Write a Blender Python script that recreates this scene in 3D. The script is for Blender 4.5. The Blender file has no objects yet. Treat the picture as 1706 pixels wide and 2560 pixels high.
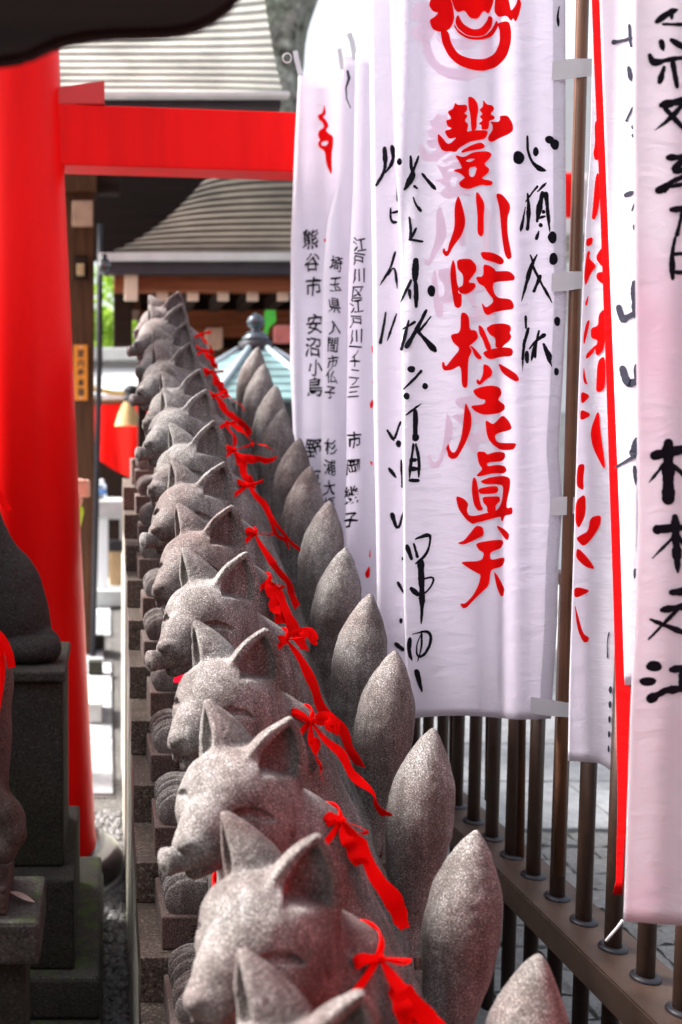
import bpy, bmesh, math, random
import numpy as np
from mathutils import Vector, Matrix
from mathutils.geometry import tessellate_polygon

random.seed(7)
SC = bpy.context.scene
COL = SC.collection
R = math.radians

# ------------------------------------------------------------------ camera
CAMZ = 1.75
FPX, PX0, PY0 = 2500.0, 270.0, 1280.0          # photo pixels (1706 x 2560)
PITCH = math.atan(180.0 / 2500.0)
cam_d = bpy.data.cameras.new('camera')
cam_d.sensor_fit = 'VERTICAL'
cam_d.sensor_height = 36.0
cam_d.sensor_width = 24.0
cam_d.lens = 36.0 * FPX / 2560.0
cam_d.shift_x = (853.0 - PX0) / 2560.0
cam_d.clip_start = 0.05
cam_d.clip_end = 3000
cam_d.dof.use_dof = True
cam_d.dof.focus_distance = 2.25
cam_d.dof.aperture_fstop = 2.7
cam_o = bpy.data.objects.new('camera', cam_d)
cam_o.location = (0, 0, CAMZ)
cam_o.rotation_euler = (math.pi / 2 - PITCH, 0, 0)
COL.objects.link(cam_o)
SC.camera = cam_o

# ------------------------------------------------------------------ sky, sun, exposure
SUN_DIR = Vector((-0.76, 0.26, 0.80)).normalized()      # towards the sun
world = bpy.data.worlds.new('World')
SC.world = world
world.use_nodes = True
wn = world.node_tree
for n in list(wn.nodes):
    wn.nodes.remove(n)
w_out = wn.nodes.new('ShaderNodeOutputWorld')
w_bg = wn.nodes.new('ShaderNodeBackground')
w_hs = wn.nodes.new('ShaderNodeHueSaturation')
w_sky = wn.nodes.new('ShaderNodeTexSky')
w_sky.sky_type = 'NISHITA'
w_sky.sun_disc = False
w_sky.sun_elevation = math.asin(SUN_DIR.z)
w_sky.sun_rotation = math.atan2(SUN_DIR.x, SUN_DIR.y)
w_sky.air_density = 1.0
w_sky.dust_density = 6.0
w_sky.ozone_density = 1.0
w_hs.inputs['Saturation'].default_value = 0.35
w_bg.inputs['Strength'].default_value = 0.062
wn.links.new(w_sky.outputs[0], w_hs.inputs['Color'])
wn.links.new(w_hs.outputs[0], w_bg.inputs['Color'])
wn.links.new(w_bg.outputs[0], w_out.inputs['Surface'])
sun_d = bpy.data.lights.new('sun', 'SUN')
sun_d.energy = 1.5
sun_d.angle = R(14)
sun_d.color = (1.0, 0.965, 0.93)
sun_o = bpy.data.objects.new('sun', sun_d)
sun_o.rotation_euler = SUN_DIR.to_track_quat('Z', 'Y').to_euler()
COL.objects.link(sun_o)
SC.view_settings.view_transform = 'Standard'
SC.view_settings.look = 'None'
SC.view_settings.gamma = 1.0
SC.view_settings.use_curve_mapping = False
SC.view_settings.exposure = 2.85

# ------------------------------------------------------------------ helpers
_c, _s = math.cos(PITCH), math.sin(PITCH)

def P(x, y, Y):
    """photo pixel seen at distance Y in front of the camera -> world point"""
    a = (x - PX0) / FPX
    b = -(y - PY0) / FPX
    dy = b * _s + _c
    t = Y / dy
    return Vector((a * t, Y, (b * _c - _s) * t + CAMZ))

def PX(x, Y, y=1280):
    return P(x, y, Y).x

def PZ(y, Y):
    return P(853, y, Y).z

def link(o, parent=None):
    COL.objects.link(o)
    if parent is not None:
        o.parent = parent
    return o

def tag(o, label=None, cat=None, group=None, kind=None):
    if label: o['label'] = label
    if cat: o['category'] = cat
    if group: o['group'] = group
    if kind: o['kind'] = kind
    return o

def empty(name, loc=(0, 0, 0), rz=0.0):
    o = bpy.data.objects.new(name, None)
    o.empty_display_size = 0.05
    o.location = loc
    o.rotation_euler = (0, 0, rz)
    COL.objects.link(o)
    return o

def mesh_obj(name, verts, faces, mat, parent=None, smooth=False):
    me = bpy.data.meshes.new(name)
    me.from_pydata([tuple(v) for v in verts], [], [tuple(f) for f in faces])
    me.materials.append(mat)
    if smooth:
        me.polygons.foreach_set('use_smooth', [True] * len(me.polygons))
    me.update()
    return link(bpy.data.objects.new(name, me), parent)

def bm_obj(name, bm, mat, parent=None, smooth=False):
    me = bpy.data.meshes.new(name)
    bmesh.ops.recalc_face_normals(bm, faces=bm.faces)
    bm.to_mesh(me)
    bm.free()
    me.materials.append(mat)
    if smooth:
        me.polygons.foreach_set('use_smooth', [True] * len(me.polygons))
    return link(bpy.data.objects.new(name, me), parent)

def add_box(bm, x0, x1, y0, y1, z0, z1, bevel=0.0, seg=2):
    m = Matrix.Translation(((x0 + x1) / 2, (y0 + y1) / 2, (z0 + z1) / 2)) @ Matrix.Diagonal((abs(x1 - x0), abs(y1 - y0), abs(z1 - z0), 1))
    r = bmesh.ops.create_cube(bm, size=1.0, matrix=m)
    if bevel > 0:
        es = list({e for v in r['verts'] for e in v.link_edges})
        bmesh.ops.bevel(bm, geom=es, offset=bevel, segments=seg, affect='EDGES', profile=0.5)

def box(name, x0, x1, y0, y1, z0, z1, mat, parent=None, bevel=0.003, seg=2):
    bm = bmesh.new()
    add_box(bm, x0, x1, y0, y1, z0, z1, bevel, seg)
    return bm_obj(name, bm, mat, parent)

def lathe(name, prof, mat, parent=None, seg=32, loc=(0, 0, 0), smooth=True, rot=0.0):
    """prof: (radius, z) from bottom to top"""
    vs, fs = [], []
    n = len(prof)
    for r, z in prof:
        for k in range(seg):
            a = 2 * math.pi * k / seg + rot
            vs.append((loc[0] + r * math.cos(a), loc[1] + r * math.sin(a), loc[2] + z))
    for i in range(n - 1):
        for k in range(seg):
            k2 = (k + 1) % seg
            fs.append((i * seg + k, i * seg + k2, (i + 1) * seg + k2, (i + 1) * seg + k))
    fs.append(tuple(reversed(range(seg))))
    fs.append(tuple(range((n - 1) * seg, n * seg)))
    return mesh_obj(name, vs, fs, mat, parent, smooth)

def tube_geo(pts, rads, seg=10):
    pts = [Vector(p) for p in pts]
    vs, fs = [], []
    n = len(pts)
    up = None
    for i, p in enumerate(pts):
        t = (pts[min(i + 1, n - 1)] - pts[max(i - 1, 0)]).normalized()
        if up is None:
            up = Vector((0, 0, 1)) if abs(t.z) < 0.9 else Vector((1, 0, 0))
        a = t.cross(up).normalized()
        b = a.cross(t).normalized()
        up = b
        r = rads[i] if isinstance(rads, (list, tuple)) else rads
        for k in range(seg):
            an = 2 * math.pi * k / seg
            vs.append(p + a * (r * math.cos(an)) + b * (r * math.sin(an)))
    for i in range(n - 1):
        for k in range(seg):
            k2 = (k + 1) % seg
            fs.append((i * seg + k, i * seg + k2, (i + 1) * seg + k2, (i + 1) * seg + k))
    fs.append(tuple(reversed(range(seg))))
    fs.append(tuple(range((n - 1) * seg, n * seg)))
    return vs, fs

def tube(name, pts, rads, mat, parent=None, seg=10, smooth=True):
    v, f = tube_geo(pts, rads, seg)
    return mesh_obj(name, v, f, mat, parent, smooth)

def merge(geos):
    V, F = [], []
    for v, f in geos:
        o = len(V)
        V += list(v)
        F += [tuple(i + o for i in q) for q in f]
    return V, F

def prism(name, pts2, y0, y1, mat, parent=None, bevel=0.0):
    """outline in the XZ plane, given depth from y0 to y1"""
    bm = bmesh.new()
    vs = [bm.verts.new((p[0], y0, p[1])) for p in pts2]
    f = bm.faces.new(vs)
    r = bmesh.ops.extrude_face_region(bm, geom=[f])
    bmesh.ops.translate(bm, vec=(0, y1 - y0, 0), verts=[g for g in r['geom'] if isinstance(g, bmesh.types.BMVert)])
    if bevel:
        bmesh.ops.bevel(bm, geom=list(bm.edges), offset=bevel, segments=2, affect='EDGES')
    return bm_obj(name, bm, mat, parent)

# ------------------------------------------------------------------ materials
def new_mat(name):
    m = bpy.data.materials.new(name)
    m.use_nodes = True
    nt = m.node_tree
    b = nt.nodes['Principled BSDF']
    return m, nt, b

def ramp(nt, stops, interp='LINEAR'):
    r = nt.nodes.new('ShaderNodeValToRGB')
    r.color_ramp.interpolation = interp
    els = r.color_ramp.elements
    while len(els) > 1:
        els.remove(els[-1])
    els[0].position, els[0].color = stops[0][0], (*stops[0][1], 1)
    for p, c in stops[1:]:
        e = els.new(p)
        e.color = (*c, 1)
    return r

def noise(nt, scale, detail=4, rough=0.6, coord=None, dist=0.0):
    n = nt.nodes.new('ShaderNodeTexNoise')
    n.inputs['Scale'].default_value = scale
    n.inputs['Detail'].default_value = detail
    n.inputs['Roughness'].default_value = rough
    n.inputs['Distortion'].default_value = dist
    if coord is not None:
        nt.links.new(coord, n.inputs['Vector'])
    return n

def mixc(nt, fac, a, b, mode='MIX'):
    m = nt.nodes.new('ShaderNodeMix')
    m.data_type = 'RGBA'
    m.blend_type = mode
    for sock, val in ((m.inputs[0], fac), (m.inputs[6], a), (m.inputs[7], b)):
        if isinstance(val, (int, float)):
            sock.default_value = val
        elif isinstance(val, tuple):
            sock.default_value = (*val, 1)
        else:
            nt.links.new(val, sock)
    return m.outputs[2]

def bump(nt, b, height, strength=0.3, dist=0.01, prev=None):
    bp = nt.nodes.new('ShaderNodeBump')
    bp.inputs['Strength'].default_value = strength
    bp.inputs['Distance'].default_value = dist
    nt.links.new(height, bp.inputs['Height'])
    if prev is not None:
        nt.links.new(prev, bp.inputs['Normal'])
    nt.links.new(bp.outputs[0], b.inputs['Normal'])
    return bp.outputs[0]

def coords(nt, kind='Object'):
    t = nt.nodes.new('ShaderNodeTexCoord')
    return t.outputs[kind]

def world_pos(nt):
    return nt.nodes.new('ShaderNodeNewGeometry').outputs['Position']

def mat_stone(name, dark, mid, light, patch=None, speck=260.0, rough=0.9, bumpd=0.0012, rnd=True, moss=None, streak=False):
    m, nt, b = new_mat(name)
    co = coords(nt)
    oi = nt.nodes.new('ShaderNodeObjectInfo')
    if rnd:
        ad = nt.nodes.new('ShaderNodeVectorMath')
        ad.operation = 'ADD'
        sc = nt.nodes.new('ShaderNodeVectorMath')
        sc.operation = 'SCALE'
        sc.inputs[0].default_value = (3.1, 5.7, 2.3)
        nt.links.new(oi.outputs['Random'], sc.inputs['Scale'])
        nt.links.new(co, ad.inputs[0])
        nt.links.new(sc.outputs[0], ad.inputs[1])
        co = ad.outputs[0]
    n1 = noise(nt, speck, 2, 0.55, co)
    r1 = ramp(nt, [(0.32, dark), (0.44, mid), (0.56, mid), (0.69, light)])
    nt.links.new(n1.outputs['Fac'], r1.inputs['Fac'])
    n2 = noise(nt, 9.0, 5, 0.6, co)
    r2 = ramp(nt, [(0.3, (0.72, 0.70, 0.68)), (0.55, (1, 1, 1)), (0.75, (1.12, 1.10, 1.06))])
    nt.links.new(n2.outputs['Fac'], r2.inputs['Fac'])
    c = mixc(nt, 1.0, r1.outputs[0], r2.outputs[0], 'MULTIPLY')
    if patch:
        n3 = noise(nt, 4.0, 4, 0.6, co, 0.5)
        r3 = ramp(nt, [(0.42, (0, 0, 0)), (0.68, (1, 1, 1))])
        nt.links.new(n3.outputs['Fac'], r3.inputs['Fac'])
        c2 = mixc(nt, 1.0, c, patch, 'MULTIPLY')
        c = mixc(nt, r3.outputs[0], c, c2)
    if streak:
        mp = nt.nodes.new('ShaderNodeMapping')
        mp.inputs['Scale'].default_value = (26, 26, 3.2)
        nt.links.new(co, mp.inputs['Vector'])
        ns = noise(nt, 1.0, 5, 0.65, mp.outputs[0], 0.8)
        rs_ = ramp(nt, [(0.40, (0.50, 0.46, 0.44)), (0.58, (1, 1, 1))])
        nt.links.new(ns.outputs['Fac'], rs_.inputs['Fac'])
        c = mixc(nt, 0.75, c, rs_.outputs[0], 'MULTIPLY')
    if moss:
        n4 = noise(nt, 14.0, 6, 0.7, co)
        g = nt.nodes.new('ShaderNodeNewGeometry')
        sx = nt.nodes.new('ShaderNodeSeparateXYZ')
        nt.links.new(g.outputs['Normal'], sx.inputs[0])
        mu = nt.nodes.new('ShaderNodeMath')
        mu.operation = 'MULTIPLY'
        nt.links.new(n4.outputs['Fac'], mu.inputs[0])
        nt.links.new(sx.outputs[2], mu.inputs[1])
        r4 = ramp(nt, [(0.50, (0, 0, 0)), (0.64, (1, 1, 1))])
        nt.links.new(mu.outputs[0], r4.inputs['Fac'])
        c = mixc(nt, r4.outputs[0], c, moss)
    nt.links.new(c, b.inputs['Base Color'])
    b.inputs['Roughness'].default_value = rough
    nb = noise(nt, speck * 0.75, 3, 0.6, co)
    n5 = noise(nt, 35.0, 3, 0.6, co)
    o1 = bump(nt, b, nb.outputs['Fac'], 0.9, bumpd)
    bump(nt, b, n5.outputs['Fac'], 0.5, bumpd * 2.5, o1)
    return m

def mat_plain(name, col, rough=0.6, metal=0.0, var=0.12, scale=6.0, bumps=0.0, bscale=80.0, coat=0.0, spec=0.5):
    m, nt, b = new_mat(name)
    co = coords(nt)
    n = noise(nt, scale, 5, 0.6, co)
    lo = tuple(max(0, c * (1 - var)) for c in col)
    hi = tuple(min(1, c * (1 + var)) for c in col)
    r = ramp(nt, [(0.3, lo), (0.7, hi)])
    nt.links.new(n.outputs['Fac'], r.inputs['Fac'])
    nt.links.new(r.outputs[0], b.inputs['Base Color'])
    b.inputs['Roughness'].default_value = rough
    b.inputs['Metallic'].default_value = metal
    b.inputs['Specular IOR Level'].default_value = spec
    if coat:
        b.inputs['Coat Weight'].default_value = coat
        b.inputs['Coat Roughness'].default_value = 0.12
    if bumps:
        nb = noise(nt, bscale, 4, 0.6, co)
        bump(nt, b, nb.outputs['Fac'], bumps, 0.003)
    return m

def mat_wood(name, c1, c2, rough=0.6, axis='Z', scale=1.0):
    m, nt, b = new_mat(name)
    co = coords(nt)
    mp = nt.nodes.new('ShaderNodeMapping')
    s = [22 * scale, 22 * scale, 22 * scale]
    s['XYZ'.index(axis)] = 1.2 * scale
    mp.inputs['Scale'].default_value = s
    nt.links.new(co, mp.inputs['Vector'])
    n = noise(nt, 1.5, 6, 0.65, mp.outputs[0], 0.6)
    r = ramp(nt, [(0.3, c1), (0.7, c2)])
    nt.links.new(n.outputs['Fac'], r.inputs['Fac'])
    nt.links.new(r.outputs[0], b.inputs['Base Color'])
    b.inputs['Roughness'].default_value = rough
    b.inputs['Specular IOR Level'].default_value = 0.15
    bump(nt, b, n.outputs['Fac'], 0.3, 0.004)
    return m

def mat_cloth(name, col, trans=0.5, tint=None, weave=900.0, wrinkle=0.25, tcol=None):
    m = bpy.data.materials.new(name)
    m.use_nodes = True
    nt = m.node_tree
    for n in list(nt.nodes):
        nt.nodes.remove(n)
    out = nt.nodes.new('ShaderNodeOutputMaterial')
    d = nt.nodes.new('ShaderNodeBsdfDiffuse')
    t = nt.nodes.new('ShaderNodeBsdfTranslucent')
    mx = nt.nodes.new('ShaderNodeMixShader')
    mx.inputs[0].default_value = trans
    co = coords(nt)
    n1 = noise(nt, 3.0, 4, 0.6, co)
    lo = tuple(c * 0.94 for c in col)
    r = ramp(nt, [(0.3, lo), (0.7, col)])
    nt.links.new(n1.outputs['Fac'], r.inputs['Fac'])
    cc = r.outputs[0]
    if tint:
        n3 = noise(nt, 2.2, 3, 0.5, co, 0.4)
        r3 = ramp(nt, [(0.45, (0, 0, 0)), (0.72, (1, 1, 1))])
        nt.links.new(n3.outputs['Fac'], r3.inputs['Fac'])
        cc = mixc(nt, r3.outputs[0], cc, tint)
    nt.links.new(cc, d.inputs['Color'])
    if tcol:
        t.inputs['Color'].default_value = (*tcol, 1)
    else:
        nt.links.new(cc, t.inputs['Color'])
    # thread relief and soft diagonal creases
    mp = nt.nodes.new('ShaderNodeMapping')
    mp.inputs['Rotation'].default_value = (0, R(38), 0)
    mp.inputs['Scale'].default_value = (9, 9, 30)
    nt.links.new(co, mp.inputs['Vector'])
    nw = noise(nt, 1.0, 4, 0.6, mp.outputs[0], 0.8)
    nf = noise(nt, weave, 2, 0.5, co)
    b1 = nt.nodes.new('ShaderNodeBump')
    b1.inputs['Strength'].default_value = wrinkle
    b1.inputs['Distance'].default_value = 0.02
    nt.links.new(nw.outputs['Fac'], b1.inputs['Height'])
    b2 = nt.nodes.new('ShaderNodeBump')
    b2.inputs['Strength'].default_value = 0.25
    b2.inputs['Distance'].default_value = 0.0006
    nt.links.new(nf.outputs['Fac'], b2.inputs['Height'])
    nt.links.new(b1.outputs[0], b2.inputs['Normal'])
    nt.links.new(b2.outputs[0], d.inputs['Normal'])
    nt.links.new(b2.outputs[0], t.inputs['Normal'])
    nt.links.new(d.outputs[0], mx.inputs[1])
    nt.links.new(t.outputs[0], mx.inputs[2])
    nt.links.new(mx.outputs[0], out.inputs['Surface'])
    return m

M = {}
M['fox'] = mat_stone('fox_stone', (0.018, 0.013, 0.013), (0.180, 0.163, 0.156), (0.62, 0.60, 0.59), patch=(0.60, 0.45, 0.44), speck=430, streak=True)
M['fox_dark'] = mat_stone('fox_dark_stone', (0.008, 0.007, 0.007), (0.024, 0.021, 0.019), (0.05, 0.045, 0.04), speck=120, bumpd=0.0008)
M['fox_brown'] = mat_stone('fox_brown_stone', (0.02, 0.012, 0.010), (0.065, 0.044, 0.036), (0.12, 0.085, 0.07), speck=180, bumpd=0.0008)
M['plinth'] = mat_stone('plinth_stone', (0.03, 0.018, 0.016), (0.125, 0.090, 0.082), (0.30, 0.24, 0.22), speck=320, patch=(0.75, 0.52, 0.48))
M['granite'] = mat_stone('step_granite', (0.010, 0.008, 0.006), (0.105, 0.082, 0.068), (0.34, 0.28, 0.24), speck=150, rough=0.36, bumpd=0.0004)
M['side'] = mat_stone('stand_side_stone', (0.32, 0.32, 0.30), (0.50, 0.49, 0.46), (0.62, 0.61, 0.58), speck=200, rough=0.75, bumpd=0.0005, patch=(0.80, 0.86, 0.66))
M['pedestal'] = mat_stone('pedestal_stone', (0.012, 0.012, 0.010), (0.036, 0.033, 0.028), (0.07, 0.065, 0.055), speck=140, patch=(0.8, 0.9, 0.55), bumpd=0.0012)  # deep shade on the left pedestals put into this low stone colour
M['mossy'] = mat_stone('mossy_stone', (0.018, 0.018, 0.015), (0.055, 0.052, 0.046), (0.11, 0.105, 0.095), speck=160, moss=(0.06, 0.095, 0.02), bumpd=0.002)
M['paver'] = mat_stone('paving_stone', (0.20, 0.21, 0.22), (0.33, 0.34, 0.36), (0.46, 0.47, 0.49), speck=130, rough=0.6, bumpd=0.001)
M['cobble'] = mat_stone('cobble_stone', (0.14, 0.14, 0.14), (0.30, 0.30, 0.30), (0.47, 0.47, 0.47), speck=70, rough=0.7, bumpd=0.006)
M['slab'] = mat_stone('court_slab', (0.35, 0.36, 0.38), (0.52, 0.53, 0.55), (0.66, 0.67, 0.69), speck=60, rough=0.55, bumpd=0.001)
M['ground'] = mat_stone('ground_earth', (0.03, 0.028, 0.025), (0.09, 0.085, 0.08), (0.2, 0.19, 0.18), speck=60, rnd=False, bumpd=0.01)
M['red'] = mat_plain('vermilion_lacquer', (0.82, 0.002, 0.002), 0.5, 0, 0.10, 1.5, coat=0.03, spec=0.06)
def mat_lacquer(name):
    m, nt, b = new_mat(name)
    co = coords(nt)
    mp = nt.nodes.new('ShaderNodeMapping')
    mp.inputs['Scale'].default_value = (7, 7, 0.7)
    nt.links.new(co, mp.inputs['Vector'])
    n1 = noise(nt, 1.0, 6, 0.6, mp.outputs[0], 0.3)
    r1 = ramp(nt, [(0.30, (0.78, 0.0015, 0.0015)), (0.55, (0.92, 0.002, 0.002)), (0.75, (0.94, 0.004, 0.004))])
    nt.links.new(n1.outputs['Fac'], r1.inputs['Fac'])
    n2 = noise(nt, 45.0, 5, 0.7, co)
    r2 = ramp(nt, [(0.66, (0, 0, 0)), (0.78, (1, 1, 1))])
    nt.links.new(n2.outputs['Fac'], r2.inputs['Fac'])
    c = mixc(nt, r2.outputs[0], r1.outputs[0], (0.42, 0.010, 0.008))
    nt.links.new(c, b.inputs['Base Color'])
    rr_ = nt.nodes.new('ShaderNodeMapRange')
    rr_.inputs['To Min'].default_value = 0.28
    rr_.inputs['To Max'].default_value = 0.55
    nt.links.new(n1.outputs['Fac'], rr_.inputs['Value'])
    nt.links.new(rr_.outputs[0], b.inputs['Roughness'])
    b.inputs['Specular IOR Level'].default_value = 0.12
    nb = noise(nt, 30, 3, 0.5, mp.outputs[0])
    bump(nt, b, nb.outputs['Fac'], 0.25, 0.002)
    return m
M['red'] = mat_lacquer('vermilion_paint')
M['wedge'] = mat_plain('wedge_lacquer', (0.62, 0.012, 0.010), 0.35, 0, 0.10, 3)
M['blackgloss'] = mat_plain('black_glazed_base', (0.03, 0.032, 0.037), 0.16, 0, 0.3, 5, coat=0.6)
M['fence'] = mat_plain('fence_brown_steel', (0.036, 0.018, 0.012), 0.38, 0.2, 0.25, 30, bumps=0.15, bscale=140)
M['rail'] = mat_plain('fence_rail_steel', (0.085, 0.050, 0.036), 0.5, 0.1, 0.25, 14, bumps=0.3, bscale=40)
M['pole'] = mat_plain('pole_brown', (0.13, 0.055, 0.028), 0.3, 0.2, 0.2, 12)
M['cloth'] = mat_cloth('banner_cotton', (0.89, 0.85, 0.92), 0.52)
M['cloth2'] = mat_cloth('banner_cotton_red_bounce', (0.84, 0.79, 0.84), 0.45, tint=(0.80, 0.62, 0.71))  # pink noise patches put the reflected red light into the cloth colour
M['hem'] = mat_cloth('banner_hem', (0.74, 0.73, 0.77), 0.5, wrinkle=0.5)
M['strap'] = mat_cloth('banner_tie_tape', (0.76, 0.74, 0.76), 0.3, wrinkle=0.1)
M['redcloth'] = mat_cloth('red_banner_cotton', (0.80, 0.01, 0.012), 0.35, tcol=(0.9, 0.03, 0.02))
M['redprint'] = mat_cloth('red_brush_print', (0.95, 0.006, 0.006), 0.30, wrinkle=0.1, tcol=(0.95, 0.02, 0.02))
M['ghost'] = mat_cloth('show_through_pink', (0.97, 0.80, 0.90), 0.45, wrinkle=0.1)
M['ink'] = mat_cloth('black_ink', (0.014, 0.013, 0.018), 0.12, wrinkle=0.1)
M['inkgrey'] = mat_cloth('dry_ink', (0.05, 0.05, 0.07), 0.2, wrinkle=0.1)
M['ribbon'] = mat_cloth('red_ribbon', (0.92, 0.006, 0.006), 0.22, weave=1500, wrinkle=0.15)
M['bib'] = mat_cloth('red_bib', (0.75, 0.008, 0.03), 0.25, weave=1200)
M['carve'] = mat_plain('carved_shadow', (0.035, 0.018, 0.015), 0.95, var=0.3)
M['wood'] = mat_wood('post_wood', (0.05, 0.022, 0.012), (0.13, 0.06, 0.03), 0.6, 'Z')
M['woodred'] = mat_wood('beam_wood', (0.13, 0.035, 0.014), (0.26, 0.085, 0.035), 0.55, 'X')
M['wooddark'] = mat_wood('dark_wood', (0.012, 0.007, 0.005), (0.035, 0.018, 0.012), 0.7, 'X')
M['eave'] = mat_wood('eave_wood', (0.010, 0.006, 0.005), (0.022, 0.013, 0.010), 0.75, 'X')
M['cream'] = mat_plain('cream_paint', (0.66, 0.50, 0.38), 0.7, 0, 0.1, 10)
M['plaque'] = mat_plain('plaque_wood', (0.48, 0.30, 0.21), 0.7, 0, 0.15, 12)
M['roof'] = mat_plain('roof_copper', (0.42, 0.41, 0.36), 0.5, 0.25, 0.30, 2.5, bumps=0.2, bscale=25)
M['roof2'] = mat_plain('shaded_roof_copper', (0.105, 0.086, 0.066), 0.5, 0.2, 0.5, 1.6, bumps=0.2, bscale=25)  # darker copy of the roof copper, its shade put into the colour
M['roofedge'] = mat_plain('roof_edge_metal', (0.62, 0.64, 0.62), 0.45, 0.2, 0.12, 6)
M['teal'] = mat_plain('verdigris_copper', (0.20, 0.33, 0.335), 0.45, 0.25, 0.22, 5)
M['tealrib'] = mat_plain('pale_copper_rib', (0.55, 0.66, 0.72), 0.4, 0.3, 0.1, 5)
M['finial'] = mat_plain('bronze_finial', (0.09, 0.11, 0.13), 0.25, 0.7, 0.2, 8)
M['darkmetal'] = mat_plain('dark_metal', (0.03, 0.028, 0.035), 0.45, 0.3, 0.2, 6)
M['white'] = mat_plain('white_panel', (0.78, 0.79, 0.80), 0.6, 0, 0.04, 2)
M['grey'] = mat_plain('grey_stone_table', (0.46, 0.47, 0.46), 0.7, 0, 0.12, 8)
M['orange'] = mat_plain('orange_sign', (0.80, 0.27, 0.02), 0.6, 0, 0.06, 4)
M['gold'] = mat_plain('straw_rope', (0.60, 0.42, 0.16), 0.8, 0, 0.3, 60, bumps=0.5, bscale=200)
M['tassel'] = mat_plain('tassel_cream', (0.80, 0.55, 0.25), 0.8, 0, 0.2, 40, bumps=0.5, bscale=120)
M['black'] = mat_plain('black_knot', (0.02, 0.02, 0.025), 0.6)
M['curtain'] = mat_cloth('red_curtain', (0.75, 0.008, 0.008), 0.45, wrinkle=0.4, tcol=(0.85, 0.02, 0.015))
M['skin'] = mat_plain('skin', (0.62, 0.36, 0.27), 0.55, 0, 0.06, 20)
M['lime'] = mat_plain('lime_sleeve', (0.45, 0.66, 0.04), 0.8, 0, 0.1, 10)
M['trouser'] = mat_plain('dark_trousers', (0.03, 0.03, 0.035), 0.85)
M['hair'] = mat_plain('black_hair', (0.012, 0.010, 0.009), 0.5)
M['bark'] = mat_stone('tree_bark', (0.06, 0.055, 0.045), (0.24, 0.235, 0.21), (0.46, 0.46, 0.43), speck=9, patch=(0.75, 0.9, 0.72), bumpd=0.03, rnd=False)
M['tan'] = mat_plain('tan_board', (0.48, 0.33, 0.18), 0.8, 0, 0.15, 8)
M['greencloth'] = mat_plain('green_paper', (0.06, 0.48, 0.04), 0.7, 0, 0.2, 6)
M['pink'] = mat_plain('pink_paper', (0.55, 0.16, 0.14), 0.8, 0, 0.2, 6)

def mat_leaf(name, c1, c2):
    m, nt, b = new_mat(name)
    oi = nt.nodes.new('ShaderNodeNewGeometry')
    r = ramp(nt, [(0.0, c1), (1.0, c2)])
    nt.links.new(oi.outputs['Random Per Island'], r.inputs['Fac'])
    nt.links.new(r.outputs[0], b.inputs['Base Color'])
    b.inputs['Roughness'].default_value = 0.55
    t = nt.nodes.new('ShaderNodeBsdfTranslucent')
    nt.links.new(r.outputs[0], t.inputs['Color'])
    mx = nt.nodes.new('ShaderNodeMixShader')
    mx.inputs[0].default_value = 0.45
    nt.links.new(b.outputs[0], mx.inputs[1])
    nt.links.new(t.outputs[0], mx.inputs[2])
    nt.links.new(mx.outputs[0], nt.nodes['Material Output'].inputs['Surface'])
    return m
M['leaf'] = mat_leaf('leaf_green', (0.045, 0.09, 0.012), (0.12, 0.20, 0.025))
M['leafbright'] = mat_leaf('leaf_yellow_green', (0.26, 0.44, 0.03), (0.48, 0.66, 0.10))

def mat_glassy(name, col):
    m, nt, b = new_mat(name)
    b.inputs['Base Color'].default_value = (*col, 1)
    b.inputs['Roughness'].default_value = 0.08
    b.inputs['Transmission Weight'].default_value = 0.85
    b.inputs['IOR'].default_value = 1.33
    return m
M['bottle'] = mat_glassy('clear_plastic', (0.80, 0.90, 0.98))
M['bluelabel'] = mat_plain('blue_label', (0.06, 0.22, 0.55), 0.5)

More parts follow.
